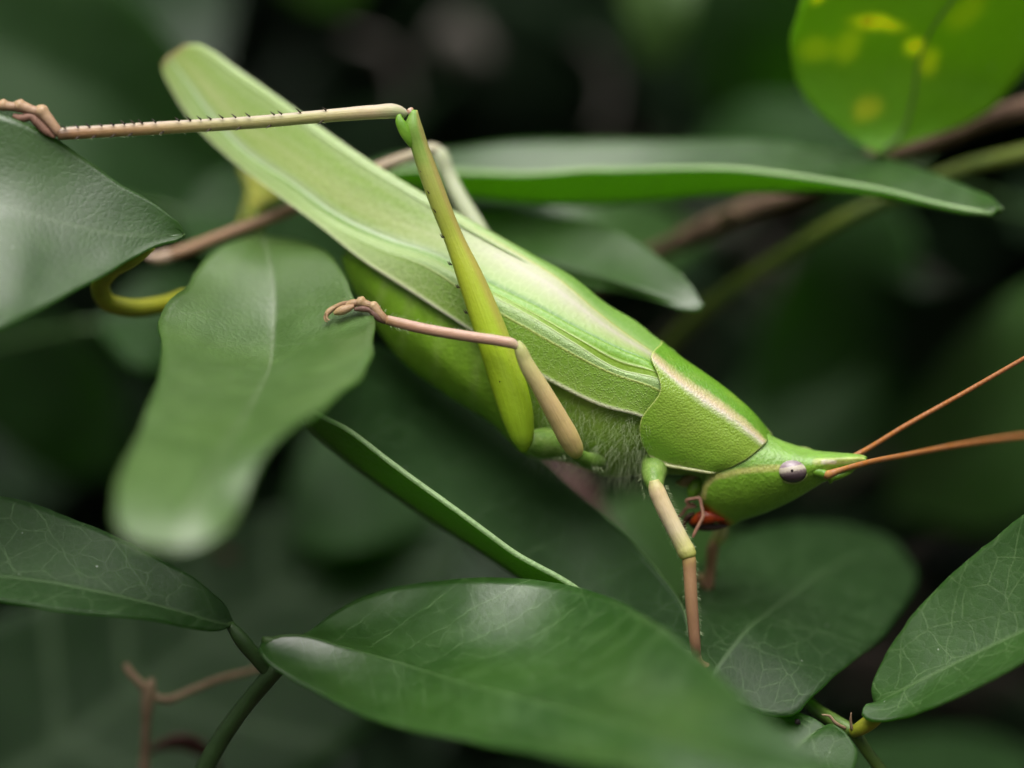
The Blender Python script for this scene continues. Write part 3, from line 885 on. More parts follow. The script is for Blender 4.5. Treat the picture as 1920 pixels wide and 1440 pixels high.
# added ring of leaves, mostly out of view, blocks low sky for top light
def added_thicket():
    r = random.Random(21)
    Vs, Fs, off = [], [], 0
    n = 0
    while n < 4200:
        az = r.uniform(0, 2 * math.pi)
        if abs((az - math.pi / 2 + math.pi) % (2 * math.pi) - math.pi) < 0.9:
            R0 = r.uniform(0.55, 1.5)           # behind the insect
        else:
            R0 = r.uniform(0.75, 1.6)
        top = 0.62 + R0 * (0.75 if math.sin(az) < -0.45 else 1.4) + 0.25 * mnoise.noise(Vector((math.cos(az) * 2, math.sin(az) * 2, 3.3)))
        z = r.uniform(0.0, top)
        p = np.array([R0 * math.cos(az), R0 * math.sin(az) - 0.1, z])
        L_ = r.uniform(0.10, 0.20)
        a2, el = r.uniform(0, 2 * math.pi), r.uniform(-0.8, 0.3)
        T = np.array([math.cos(a2) * math.cos(el), math.sin(a2) * math.cos(el), math.sin(el)])
        G = leaf_verts(p, p + T * L_, L_ * 0.55, r.uniform(-.5, .5), 0.1, 0.2, 6, 4)
        Vs.append(G.reshape(-1, 3))
        for i in range(5):
            for j in range(4):
                q = off + i * 5 + j
                Fs.append((q, q + 1, q + 6, q + 5))
        off += 30
        n += 1
    me = bpy.data.meshes.new('added_undergrowth')
    me.from_pydata(np.concatenate(Vs).tolist(), [], Fs)
    me.materials.append(LM['deep'])
    o = bpy.data.objects.new('added_undergrowth', me)
    COL.objects.link(o)
    tag(o, 'added ring of dark leaves round the camera, mostly unseen, shaping the daylight', 'added_thicket', kind='stuff')


added_thicket()

# ================================================================== THE INSECT
TH = math.radians(37)
RHO = math.radians(19)
AX = np.array([math.cos(TH), math.sin(TH)])
PU = np.array([math.sin(TH), -math.cos(TH)])
OB = np.array([1230.0, 720.0])
SR, CR = math.sin(RHO), math.cos(RHO)


def bf(px, py, l):
    """photo pixel on the near flank, l mm out from the plane of symmetry -> near and far (px, py, d)"""
    q = np.array([px, py]) - OB
    s = -(q @ AX) * K
    p = (q @ PU) * K
    h = (p + l * SR) / CR
    dc = 3.2 + 0.10 * max(s, 0.0) + 0.004 * max(s - 8, 0.0) ** 2
    near = (px, py, dc - (h * SR + l * CR))
    q2 = np.array([px, py]) + PU * (2 * l * SR / K)
    far = (q2[0], q2[1], dc - (h * SR - l * CR))
    return near, far


def BN(px, py, l):
    return P(*bf(px, py, l)[0])


def BFAR(px, py, l):
    return P(*bf(px, py, l)[1])


def seg_dist(p, line):
    p = np.asarray(p, float)
    best = np.full(p.shape[:-1], 1e9)
    line = np.asarray(line, float)
    for a_, b_ in zip(line[:-1], line[1:]):
        ab = b_ - a_
        t_ = np.clip(((p - a_) @ ab) / (ab @ ab), 0, 1)
        best = np.minimum(best, np.linalg.norm(p - (a_ + t_[..., None] * ab), axis=-1))
    return best


def smooth01(x, a_, b_):
    t_ = np.clip((x - a_) / (b_ - a_), 0, 1)
    return t_ * t_ * (3 - 2 * t_)


def paint(o, cols):
    ca = o.data.color_attributes.new('Col', 'FLOAT_COLOR', 'POINT')
    c4 = np.ones((len(cols), 4), np.float32)
    c4[:, :3] = cols
    ca.data.foreach_set('color', c4.ravel())


def attr_skin(name, rough, sss, bump_fn, strength, dist, spec=0.5, var=0.25):
    def cf(t, u, v, ob):
        a_ = t.n('Attribute', {'attribute_name': 'Col'}).outputs['Color']
        f = t.rng(t.noise(ob, 1.3, 4).outputs[0], 0.3, 0.7, 1 - var, 1 + var)
        return t.n('VectorMath', {'operation': 'SCALE'}, i0=a_, Scale=f).outputs[0]
    return skin_material(name, cf, rough, sss, bump_fn, strength, dist, spec)


def pebble(t, ob, s, amt=1.0):
    a_ = t.vor(ob, s, 'SMOOTH_F1').outputs[0]
    b_ = t.noise(ob, s * 0.5, 3).outputs[0]
    return t.math('ADD', t.math('MULTIPLY', a_, -amt), t.math('MULTIPLY', b_, 0.7))


bug = empty('katydid', P(1000, 760, 2), 'slender green cone-headed katydid with long folded wings, perched across the leaves', 'insect')

# ---------------- body: head, neck, thorax and abdomen as one skin
# dorsal, upper, middle, lower, ventral : (px, py, half width mm)
ST = [
    [(1621, 857, 0), (1623, 859, .22), (1624, 863, .28), (1622, 866, .22), (1619, 869, 0)],
    [(1612, 854, 0), (1613, 858, .40), (1613, 864, .46), (1610, 871, .38), (1604, 880, 0)],
    [(1594, 852, 0), (1594, 858, .55), (1593, 867, .66), (1589, 879, .54), (1582, 893, 0)],
    [(1561, 850, 0), (1560, 860, .85), (1557, 873, .95), (1553, 888, .78), (1550, 902, 0)],
    [(1524, 847, 0), (1522, 860, 1.1), (1520, 880, 1.5), (1522, 900, 1.1), (1528, 914, 0)],
    [(1486, 837, 0), (1482, 856, 1.4), (1478, 888, 2.0), (1480, 918, 1.5), (1487, 938, 0)],
    [(1452, 822, 0), (1441, 851, 1.7), (1430, 893, 2.4), (1432, 935, 1.8), (1439, 960, 0)],
    [(1424, 806, 0), (1406, 848, 1.95), (1385, 897, 2.6), (1382, 948, 2.0), (1396, 974, 0)],
    [(1400, 800, 0), (1375, 850, 2.0), (1352, 900, 2.6), (1338, 948, 2.0), (1356, 986, 0)],
    [(1388, 790, 0), (1360, 842, 1.9), (1333, 900, 2.4), (1317, 938, 1.8), (1322, 962, 0)],
    [(1370, 770, 0), (1342, 812, 1.5), (1328, 852, 1.7), (1317, 884, 1.3), (1314, 900, 0)],
    [(1330, 738, 0), (1305, 778, 1.8), (1285, 825, 2.3), (1272, 862, 1.9), (1265, 889, 0)],
    [(1280, 694, 0), (1255, 735, 1.9), (1235, 790, 2.5), (1215, 845, 2.1), (1205, 890, 0)],
    [(1230, 660, 0), (1205, 695, 1.9), (1180, 770, 2.6), (1155, 845, 2.3), (1145, 895, 0)],
    [(1150, 618, 0), (1125, 655, 1.9), (1100, 745, 2.7), (1075, 820, 2.3), (1065, 868, 0)],
    [(1050, 560, 0), (1030, 605, 1.9), (1000, 700, 2.8), (985, 800, 2.2), (985, 852, 0)],
    [(950, 510, 0), (930, 565, 1.9), (895, 680, 2.9), (900, 750, 2.4), (925, 795, 0)],
    [(850, 460, 0), (830, 515, 1.9), (800, 600, 2.8), (800, 670, 2.3), (830, 735, 0)],
    [(780, 440, 0), (750, 485, 1.6), (722, 540, 2.3), (722, 600, 1.8), (742, 665, 0)],
    [(725, 435, 0), (702, 460, 1.2), (682, 493, 1.7), (674, 530, 1.3), (684, 580, 0)],
    [(690, 445, 0), (672, 456, .7), (657, 475, 1.0), (648, 495, .8), (650, 518, 0)],
    [(660, 462, 0), (652, 468, .2), (646, 474, .3), (641, 480, .25), (640, 486, 0)]]


def loft(stations, per, ring_n, closed=True):
    S, NP = [], []
    for st in stations:
        near = [BN(*q) for q in st]
        far = [BFAR(*q) for q in st[1:-1]][::-1]
        S.append(near + far)
        pxl = [q[:2] for q in st]
        NP.append(pxl + pxl[1:-1][::-1])
    S, NP = np.array(S), np.array(NP, float)
    X = np.concatenate([S, NP], 2)                # carry the photo pixel along for the markings
    ks = knots(S)
    ts = np.concatenate([np.linspace(ks[i], ks[i + 1], per, endpoint=False) for i in range(len(ks) - 1)] + [[ks[-1]]])
    X = spl(ks, X, ts)
    R = X.shape[1]
    Xp = np.concatenate([X[:, -2:], X, X[:, :3]], 1)
    vs_ = np.linspace(0, R, ring_n, endpoint=False) + 2
    Y = np.moveaxis(spl(np.arange(R + 5), np.moveaxis(Xp, 1, 0), vs_), 0, 1)
    return Y


Y = loft(ST, 9, 72)
nu, nv = Y.shape[:2]
F = [(i * nv + j, i * nv + (j + 1) % nv, (i + 1) * nv + (j + 1) % nv, (i + 1) * nv + j) for i in range(nu - 1) for j in range(nv)]
F += [tuple(range(nv))[::-1], tuple((nu - 1) * nv + j for j in range(nv))]
uvb = np.stack(np.meshgrid(np.linspace(0, 1, nu), np.linspace(0, 1, nv), indexing='ij'), 2).reshape(-1, 2)
pix = Y[..., 3:].reshape(-1, 2)
g1, g2, g3 = np.array([0.20, 0.39, 0.032]), np.array([0.17, 0.33, 0.03]), np.array([0.20, 0.36, 0.06])
col = np.tile(g1, (len(pix), 1))


def lay(mask, c_):
    global col
    m_ = np.clip(mask, 0, 1)[:, None]
    col = col * (1 - m_) + np.array(c_) * m_


lay(smooth01(pix[:, 0], 1300, 1250) * 0.85, (0.21, 0.34, 0.05))                # thorax below the shield
lay(smooth01(pix[:, 0], 1010, 930), (0.23, 0.42, 0.03))                         # abdomen
cheek = [(1318, 935), (1322, 912), (1336, 896), (1364, 889), (1411, 880), (1460, 877)]
above = (pix[:, 0] > 1300) & (pix[:, 1] < np.interp(pix[:, 0], [1300, 1336, 1364, 1411, 1460, 1500, 1560, 1625], [915, 900, 889, 880, 877, 872, 872, 866]))
lay(above * 0.8, (0.20, 0.37, 0.075))
lay((1 - smooth01(seg_dist(pix, cheek), 3.0, 8.0)) * 0.9, (0.50, 0.50, 0.15))
lay((1 - smooth01(seg_dist(pix, [(1530, 866), (1580, 864), (1615, 862)]), 3, 9)) * 0.8, (0.42, 0.46, 0.13))
lay((1 - smooth01(seg_dist(pix, [(1544, 866), (1565, 866)]), 2.5, 5)) * 0.9, (0.62, 0.58, 0.45))
mou = smooth01(pix[:, 1] - (944 + (pix[:, 0] - 1318) * 0.62), -2, 5) * smooth01(pix[:, 0], 1376, 1364) * smooth01(pix[:, 0], 1290, 1300) * smooth01(pix[:, 1], 925, 935)
lay(mou, (0.36, 0.05, 0.004))
lay(mou * smooth01(pix[:, 0], 1335, 1312), (0.2, 0.025, 0.003))
lay((1 - smooth01(seg_dist(pix, [(1318, 946), (1345, 962), (1374, 978)]), 2, 6)) * 0.6, (0.42, 0.26, 0.03))
segm = np.zeros(len(pix))
for a_, b_ in [((900, 560), (885, 775)), ((840, 520), (812, 720)), ((785, 500), (748, 665)), ((735, 480), (700, 605))]:
    segm = np.maximum(segm, 1 - smooth01(seg_dist(pix, [a_, b_]), 2, 10))
lay(segm * 0.55, (0.33, 0.48, 0.10))
body_mat = attr_skin('katydid_skin', 0.40, 0.5, lambda t, u, v, ob: pebble(t, ob, 4.2, 1.0), 0.45, 0.0001, var=0.10)
body = mesh('body', Y[..., :3].reshape(-1, 3), F, body_mat, bug, uvb)
paint(body, col)

# ---------------- pronotum: the saddle-shaped shield
PR = [  # C a b c e E  from the back edge to the front
    ([(1221, 668, 2.1), (1235, 708, 2.75), (1236, 738, 3.1), (1203, 784, 3.35), (1202, 824, 3.2), (1219, 857, 2.9)], 0.5),
    ([(1258, 702, 2.1), (1269, 736, 2.75), (1262, 769, 3.1), (1236, 806, 3.3), (1231, 838, 3.15), (1248, 871, 2.85)], 0.75),
    ([(1309, 738, 2.0), (1305, 771, 2.65), (1291, 801, 3.0), (1270, 832, 3.15), (1266, 854, 3.05), (1283, 878, 2.8)], 0.85),
    ([(1360, 772, 1.8), (1350, 801, 2.45), (1335, 826, 2.8), (1312, 851, 2.95), (1304, 867, 2.9), (1314, 883, 2.75)], 0.75),
    ([(1403, 804, 1.6), (1389, 827, 2.25), (1373, 846, 2.6), (1350, 864, 2.8), (1334, 876, 2.8), (1334, 886, 2.7)], 0.5),
    ([(1435, 831, 1.25), (1418, 847, 1.92), (1399, 861, 2.35), (1376, 873, 2.55), (1358, 880, 2.55), (1345, 885, 2.5)], 0.05)]
S = []
for pts_, crown in PR:
    near = [BN(*q) for q in pts_][::-1]
    far = [BFAR(*q) for q in pts_]
    c0, c1 = BN(*pts_[0]), BFAR(*pts_[0])
    upv = PU * (crown / K)
    q = np.array(pts_[0][:2]) + PU * (pts_[0][2] * SR / K)
    dd = (bf(*pts_[0])[0][2] + bf(*pts_[0])[1][2]) / 2 - crown * SR
    S.append(near + [P(q[0] + upv[0] * CR, q[1] + upv[1] * CR, dd)] + far)
S = np.array(S)
ks = knots(S)
X = spl(ks, S, np.linspace(0, ks[-1], 90))
R = X.shape[1]
Xv = np.moveaxis(spl(np.arange(R), np.moveaxis(X, 1, 0), np.linspace(0, R - 1, 120)), 0, 1)
uvp = np.stack(np.meshgrid(np.linspace(0, 1, 90), np.linspace(0, 1, 120), indexing='ij'), 2)


def pron_col(t, u, v, ob):
    n = t.noise(ob, 2.2, 4).outputs[0]
    n2 = t.noise(ob, 0.55, 3).outputs[0]
    x = t.math('ABSOLUTE', t.math('SUBTRACT', v, 0.5))
    x = t.math('ADD', x, t.math('MULTIPLY', t.math('SUBTRACT', n, 0.5), 0.02))
    c = t.ramp(x, [(0.0, (0.13, 0.30, 0.02)), (0.050, (0.12, 0.29, 0.02)), (0.066, (0.44, 0.42, 0.18)), (0.083, (0.62, 0.50, 0.31)), (0.098, (0.62, 0.58, 0.43)),
                   (0.110, (0.42, 0.50, 0.22)), (0.132, (0.25, 0.40, 0.04)), (0.25, (0.25, 0.41, 0.04)), (0.42, (0.16, 0.35, 0.02)), (0.478, (0.18, 0.36, 0.03)), (0.486, (0.62, 0.64, 0.32)), (0.5, (0.66, 0.68, 0.38))])
    c = t.mix(t.math('MULTIPLY', t.rng(n2, 0.48, 0.68), 0.55), c, t.mix(0.5, c, (0.26, 0.38, 0.05)))
    e = t.math('MINIMUM', u, t.math('SUBTRACT', 1.0, u))
    return t.mix(t.rng(e, 0.004, 0.016, 0.75, 0.0), c, (0.40, 0.48, 0.14))


pron_mat = skin_material('pronotum_skin', pron_col, 0.36, 0.2, lambda t, u, v, ob: pebble(t, ob, 6.6, 1.3), 0.36, 0.00010, 0.7)
pron = sheet('pronotum', Xv, 0.12, [pron_mat, pron_mat], bug, uvp, hint=(0, -1, 0.6))
rim_mat = plain('pronotum_rim', (0.66, 0.68, 0.36), (0.56, 0.60, 0.26), 1.5, 0.38, 0.2)
for e_ in (0, -1):
    V, F, U = tube_mesh(Xv[2:-2, e_], np.concatenate([np.linspace(.05, .15, 20), np.full(46, .15), np.linspace(.15, .06, 20)]), 8)
    mesh('rim', V, F, rim_mat, pron, U)

# ---------------- forewings
#   far dorsal edge, inner edge of the wing, dark vein, bundle, pale vein, costal margin
WG = [
    [(1268, 660, -1.2), (1248, 678, .3), (1252, 702, 1.8), (1258, 724, 2.2), (1255, 748, 2.4), (1228, 797, 2.6)],
    [(1240, 641, -1.4), (1219, 658, .4), (1224, 683, 2.05), (1236, 711, 2.5), (1234, 731, 2.75), (1203, 783, 3.1)],
    [(1195, 605, -1.5), (1172, 626, .5), (1164, 657, 2.35), (1160, 692, 2.9), (1146, 699, 3.1), (1130, 763, 3.4)],
    [(1135, 569, -1.5), (1116, 583, .5), (1087, 619, 2.5), (1075, 642, 3.1), (1050, 650, 3.35), (1035, 718, 3.55)],
    [(1072, 519, -1.4), (1052, 528, .2), (1010, 577, 2.4), (1000, 596, 3.0), (985, 613, 3.3), (950, 667, 3.5)],
    [(1000, 479, -1.2), (980, 482, -.1), (920, 533, 2.2), (905, 545, 2.8), (895, 562, 3.15), (870, 613, 3.4)],
    [(900, 423, -1.0), (885, 428, -.2), (820, 479, 1.9), (812, 491, 2.4), (800, 501, 2.8), (770, 548, 3.2)],
    [(800, 367, -.8), (788, 374, -.1), (725, 446, 1.6), (718, 458, 2.0), (706, 466, 2.3), (680, 489, 2.7)],
    [(704, 309, -.6), (693, 318, 0), (632, 402, 1.3), (624, 412, 1.5), (615, 417, 1.7), (595, 421, 1.9)],
    [(613, 247, -.5), (603, 257, .1), (548, 343, 1.0), (540, 350, 1.1), (530, 356, 1.2), (512, 360, 1.3)],
    [(520, 181, -.4), (511, 191, .1), (455, 280, .7), (448, 286, .8), (440, 290, .85), (426, 293, .9)],
    [(440, 125, -.3), (432, 135, .1), (384, 200, .5), (376, 206, .55), (366, 211, .6), (352, 217, .65)],
    [(397, 95, -.2), (390, 103, .1), (347, 148, .35), (340, 153, .38), (332, 158, .4), (321, 166, .4)],
    [(368, 83, -.1), (360, 89, .1), (325, 118, .2), (320, 122, .22), (314, 127, .22), (306, 135, .2)],
    [(345, 84, 0), (338, 89, .1), (316, 104, .15), (312, 107, .15), (309, 111, .15), (304, 119, .1)]]
WU, WV = 170, 96


def wing_grid(side):
    S = np.array([[(BN if side > 0 else BFAR)(*q) for q in st] for st in WG])
    ks = knots(S)
    X = spl(ks, S, np.linspace(0, ks[-1], WU))
    return np.moveaxis(spl(np.arange(6), np.moveaxis(X, 1, 0), np.linspace(0, 5, WV)), 0, 1)


def wing_col(t, u, v, ob):
    n = t.noise(ob, 1.1, 4).outputs[0]
    st = t.n('VectorMath', {'operation': 'MULTIPLY'}, i0=t.n('CombineXYZ', None, i0=u, i1=v).outputs[0], i1=(3.0, 34.0, 1.0)).outputs[0]
    stre = t.noise(st, 1.0, 3).outputs[0]
    vv = t.math('ADD', v, t.math('MULTIPLY', t.math('SUBTRACT', n, 0.5), 0.008))
    base = t.ramp(vv, [(0.0, (0.14, 0.29, 0.04)), (0.12, (0.17, 0.33, 0.07)), (0.186, (0.26, 0.40, 0.13)), (0.197, (0.42, 0.44, 0.13)), (0.208, (0.37, 0.42, 0.20)),
                       (0.26, (0.47, 0.46, 0.34)), (0.31, (0.35, 0.43, 0.19)), (0.365, (0.25, 0.40, 0.10)), (0.392, (0.10, 0.24, 0.05)), (0.404, (0.19, 0.37, 0.04)),
                       (0.44, (0.15, 0.36, 0.02)), (0.495, (0.19, 0.38, 0.02)), (0.507, (0.46, 0.56, 0.22)), (0.519, (0.20, 0.36, 0.02)), (0.585, (0.22, 0.38, 0.03)), (0.60, (0.42, 0.54, 0.24)),
                       (0.66, (0.33, 0.47, 0.20)), (0.785, (0.27, 0.43, 0.13)), (0.80, (0.46, 0.54, 0.14)), (0.815, (0.20, 0.36, 0.04)), (0.90, (0.19, 0.34, 0.04)), (0.975, (0.22, 0.36, 0.05)), (0.987, (0.60, 0.62, 0.40)), (1.0, (0.62, 0.63, 0.44))])
    tip = t.ramp(vv, [(0.0, (0.34, 0.33, 0.20)), (0.05, (0.38, 0.48, 0.28)), (0.13, (0.37, 0.50, 0.22)), (0.20, (0.34, 0.47, 0.18)), (0.27, (0.30, 0.44, 0.12)), (0.33, (0.40, 0.49, 0.18)),
                      (0.355, (0.33, 0.44, 0.13)), (0.385, (0.40, 0.52, 0.26)), (0.40, (0.46, 0.58, 0.38)), (0.42, (0.22, 0.40, 0.08)), (0.47, (0.33, 0.48, 0.18)), (0.60, (0.34, 0.48, 0.18)),
                      (0.80, (0.31, 0.45, 0.15)), (0.96, (0.34, 0.45, 0.17)), (0.985, (0.44, 0.46, 0.26)), (1.0, (0.42, 0.40, 0.25))])
    c = t.mix(t.rng(u, 0.30, 0.50), base, tip)
    c = t.mix(t.math('MULTIPLY', t.rng(stre, 0.45, 0.62), t.rng(u, 0.3, 0.5, 0.1, 0.4)), c, (0.26, 0.42, 0.06))
    f = t.rng(u, 0.90, 1.0, 0.0, 0.5)
    c = t.mix(f, c, (0.25, 0.36, 0.06))
    cv = t.n('VectorMath', {'operation': 'MULTIPLY'}, i0=t.n('CombineXYZ', None, i0=u, i1=v).outputs[0], i1=(78.0, 17.0, 1.0)).outputs[0]
    net = t.rng(t.vor(cv, 1.0, dim='2D').outputs[0], 0.02, 0.10, 1.0, 0.0)
    c = t.mix(t.math('MULTIPLY', net, t.rng(u, 0.1, 0.4, 0.10, 0.26)), c, (0.52, 0.60, 0.30))
    return t.mix(t.rng(u, 0.985, 0.996, 0.0, 0.8), c, (0.26, 0.19, 0.09))


def wing_bump(t, u, v, ob):
    a_ = pebble(t, ob, 2.9, 1.2)
    st = t.n('VectorMath', {'operation': 'MULTIPLY'}, i0=t.n('CombineXYZ', None, i0=u, i1=v).outputs[0], i1=(150.0, 9.0, 1.0)).outputs[0]
    wv = t.noise(st, 1.0, 2).outputs[0]
    r = t.ramp(v, [(0.0, (.4,) * 3), (0.185, (.4,) * 3), (0.2, (1,) * 3), (0.215, (.4,) * 3), (0.375, (.4,) * 3), (0.395, (0,) * 3), (0.41, (.7,) * 3), (0.485, (.3,) * 3), (0.507, (1,) * 3), (0.53, (.3,) * 3),
                   (0.59, (.4,) * 3), (0.602, (.9,) * 3), (0.62, (.5,) * 3), (0.785, (.4,) * 3), (0.80, (1,) * 3), (0.815, (.3,) * 3), (0.97, (.3,) * 3), (0.985, (1,) * 3)])
    dots = t.rng(t.vor(ob, 5.8, 'F1').outputs[0], 0.10, 0.5, 1.0, 0.0)
    low = t.math('MULTIPLY', t.rng(v, 0.60, 0.66), t.rng(u, 0.30, 0.50, 1.0, 0.25))
    h = t.math('ADD', t.math('MULTIPLY', r, 1.6), t.math('MULTIPLY', a_, 0.55))
    h = t.math('ADD', h, t.math('MULTIPLY', t.math('MULTIPLY', dots, low), 1.1))
    return t.math('ADD', h, t.math('MULTIPLY', wv, 0.5))


wing_mat = skin_material('forewing_skin', wing_col, 0.40, 0.16, wing_bump, 0.4, 0.00011, 0.5)
uvw = np.stack(np.meshgrid(np.linspace(0, 1, WU), np.linspace(0, 1, WV), indexing='ij'), 2)
G = wing_grid(1)
sheet('forewing', G, 0.10, [wing_mat, wing_mat], bug, uvw, hint=(0, -1, 0.6))
Gf = wing_grid(-1)
# the far wing lies under the near one where they overlap
Gf = Gf + np.array([0, 0.35, -0.25])[None, None]
sheet('forewing', Gf[:, 14:], 0.10, [wing_mat, wing_mat], bug, uvw[:, 14:], hint=(0, 1, 0.6))

# ---------------- eyes
def eye(center, sx, sz, sy, side):
    V, U, F = [], [], []
    nr, ns = 20, 32
    for i in range(nr + 1):
        a_ = math.pi * i / nr
        for k in range(ns):
            b_ = 2 * math.pi * k / ns
            V.append((math.sin(a_) * math.cos(b_) * sx, -math.cos(a_) * sy * side, math.sin(a_) * math.sin(b_) * sz))
            U.append((0.5 + 0.5 * math.sin(a_) * math.cos(b_), 0.5 + 0.5 * math.sin(a_) * math.sin(b_)))
    for i in range(nr):
        for k in range(ns):
            F.append((i * ns + k, i * ns + (k + 1) % ns, (i + 1) * ns + (k + 1) % ns, (i + 1) * ns + k))
    ro = math.radians(-6)
    V = np.array(V)
    V[:, [0, 2]] = V[:, [0, 2]] @ np.array([[math.cos(ro), math.sin(ro)], [-math.sin(ro), math.cos(ro)]])
    return V + center, F, np.array(U)


def eye_col(t, u, v, ob):
    n = t.noise(ob, 7.0, 3).outputs[0]
    q = t.math('ADD', t.math('ADD', v, t.math('MULTIPLY', u, -0.38)), t.math('MULTIPLY', n, 0.12))
    c = t.ramp(q, [(0.0, (0.055, 0.035, 0.045)), (0.20, (0.085, 0.058, 0.065)), (0.34, (0.20, 0.155, 0.15)), (0.45, (0.54, 0.48, 0.38)), (0.58, (0.56, 0.50, 0.41)), (0.66, (0.27, 0.20, 0.24)), (0.85, (0.38, 0.32, 0.34))])
    du, dv = t.math('SUBTRACT', u, 0.46), t.math('SUBTRACT', v, 0.53)
    r = t.math('SQRT', t.math('ADD', t.math('MULTIPLY', du, du), t.math('MULTIPLY', t.math('MULTIPLY', dv, dv), 0.6)))
    return t.mix(t.rng(r, 0.035, 0.065, 1.0, 0.0), c, (0.012, 0.006, 0.005))


eye_mat = skin_material('eye_skin', eye_col, 0.22, 0.1, lambda t, u, v, ob: t.vor(ob, 14, 'F1').outputs[0], 0.12, 0.00003, 0.6)
for fn, sgn in ((BN, 1), (BFAR, -1)):
    c0 = fn(1486, 884, 1.75)
    V, F, U = eye(c0, 1.10, 0.87, 0.72, sgn)
    eo = mesh('eye', V, F, eye_mat, bug, U)
    ring = np.array([c0 + np.array([math.cos(q) * 1.12, 0.12 * sgn, math.sin(q) * 0.89]) for q in np.linspace(0, 2 * math.pi, 40)])
    V, F, U = tube_mesh(ring, np.full(40, 0.10), 8)
    mesh('eye_rim', V, F, plain('eye_rim', (0.34, 0.44, 0.12), (0.26, 0.38, 0.08), 2.0, 0.45, 0.2), eo, U)

# ---------------- head details
ant_col = lambda t, u, v, ob: t.mix(t.rng(t.noise(ob, 3, 3).outputs[0], 0.35, 0.65), t.ramp(u, [(0, (0.50, 0.26, 0.08)), (0.1, (0.42, 0.15, 0.025)), (1, (0.34, 0.12, 0.04))]), (0.40, 0.17, 0.07))
ant_mat = skin_material('antenna_skin', ant_col, 0.45, 0.1, lambda t, u, v, ob: t.math('SINE', t.math('MULTIPLY', u, 420.0)), 0.25, 0.00002)
head_green = plain('head_green', (0.17, 0.34, 0.03), (0.13, 0.29, 0.02), 1.0, 0.4, 0.2)
d_sock = bf(1545, 888, 0.9)[0][2]
tube('antenna', [(1548, 891, d_sock - .15, 8), (1556, 889, d_sock - .5, 8), (1566, 885, d_sock - .6, 6.5), (1620, 869, d_sock - 1.6, 5.6), (1700, 853, d_sock - 4.5, 5.2), (1800, 834, d_sock - 8.5, 5), (1920, 817, d_sock - 13, 4.8), (2150, 800, d_sock - 20, 4)], ant_mat, bug, 120, 10)
df = bf(1575, 872, 0.8)[1][2]
tube('antenna', [(1556, 880, df, 7), (1580, 866, df + .2, 6), (1606, 853, df + .2, 5.2), (1700, 797, df - .5, 4.8), (1800, 741, df - 1.2, 4.5), (1920, 672, df - 2.2, 4.2), (2100, 570, df - 4, 3.6)], ant_mat, bug, 120, 10)
tube('antenna_socket', [(1518, 884, d_sock + .5, 7), (1528, 884, d_sock - .05, 9), (1541, 887, d_sock - .1, 9.5), (1551, 890, d_sock - .3, 7)], head_green, bug, 16, 14)
# tooth below the cone and its underside ridge
V, F, U = tube_mesh(resample(np.array([P(1558, 891, 1.9), P(1558, 898, 1.8), P(1557, 907, 1.9)]), 8), [.42, .42, .38, .34, .28, .2, .13, .05], 12, 0.9)
mesh('head_tooth', V, F, head_green, bug, U)
V, F, U = tube_mesh(resample(np.array([P(1560, 896, 1.9), P(1580, 890, 1.9), P(1606, 877, 1.95)]), 14), np.concatenate([np.linspace(.28, .22, 10), [.18, .14, .1, .04]]), 10, 0.9)
mesh('cone_ridge', V, F, head_green, bug, U)
# mouthparts
dm = bf(1335, 965, 1.7)[0][2]
red = plain('mandible_red', (0.30, 0.04, 0.005), (0.18, 0.02, 0.003), 1.5, 0.35, 0.1)
blackm = plain('mouth_black', (0.02, 0.012, 0.01), (0.05, 0.025, 0.018), 1.5, 0.35)
pinkp = plain('palp_pink', (0.36, 0.19, 0.13), (0.26, 0.13, 0.09), 2.0, 0.35, 0.25)
tube('mandible', [(1358, 974, dm + .5, 4), (1340, 970, dm + .45, 11), (1320, 970, dm + .45, 14), (1305, 976, dm + .6, 10), (1296, 982, dm + .9, 4)], red, bug, 24, 16, 0.8)
tube('labrum', [(1362, 986, dm + 1.1, 3), (1345, 988, dm + 1.0, 6), (1322, 987, dm + .9, 9), (1302, 982, dm + 1.0, 9), (1290, 972, dm + 1.3, 5)], blackm, bug, 24, 14, 0.8)
tube('maxilla', [(1322, 905, dm + .9, 8), (1306, 912, dm + .6, 13), (1299, 922, dm + .6, 12), (1304, 936, dm + .8, 7)], head_green, bug, 18, 12, 0.7)
tube('gula', [(1316, 893, dm + 1.5, 9), (1300, 898, dm + 1.6, 12), (1280, 905, dm + 1.8, 9), (1268, 906, dm + 2, 3)], plain('gula_tan', (0.30, 0.22, 0.10), (0.22, 0.20, 0.07), 1.0, 0.5, 0.2), bug, 16, 12, 0.7)
tube('palp', [(1300, 946, dm + .5, 3), (1290, 945, dm, 3.6), (1287, 939, dm - .2, 3.6), (1300, 935, dm - .4, 3.3), (1311, 934, dm - .5, 3.6), (1315, 948, dm - .6, 3.3), (1318, 968, dm - .7, 3.6), (1310, 985, dm - .7, 3.3), (1301, 1003, dm - .7, 3), (1299, 1008, dm - .7, 2)], pinkp, bug, 50, 10)
tube('palp', [(1306, 950, dm + 1.2, 3), (1288, 952, dm + 1.2, 3.6), (1279, 964, dm + 1.4, 3.6), (1271, 970, dm + 1.6, 3)], pinkp, bug, 24, 10)
tube('palp', [(1302, 962, dm + .9, 3), (1290, 968, dm + .9, 4.5), (1282, 985, dm + 1.2, 4.5), (1284, 996, dm + 1.3, 3)], plain('mouth_brown', (0.12, 0.05, 0.03), (0.07, 0.03, 0.02), 1.5, 0.4), bug, 24, 10)

# ---------------- legs
def leg(name, label=None):
    o = bpy.data.objects.new(name, None)
    o.empty_display_size = 0.003
    COL.objects.link(o)
    o.parent = bug
    if label:
        o['label'] = label
    return o


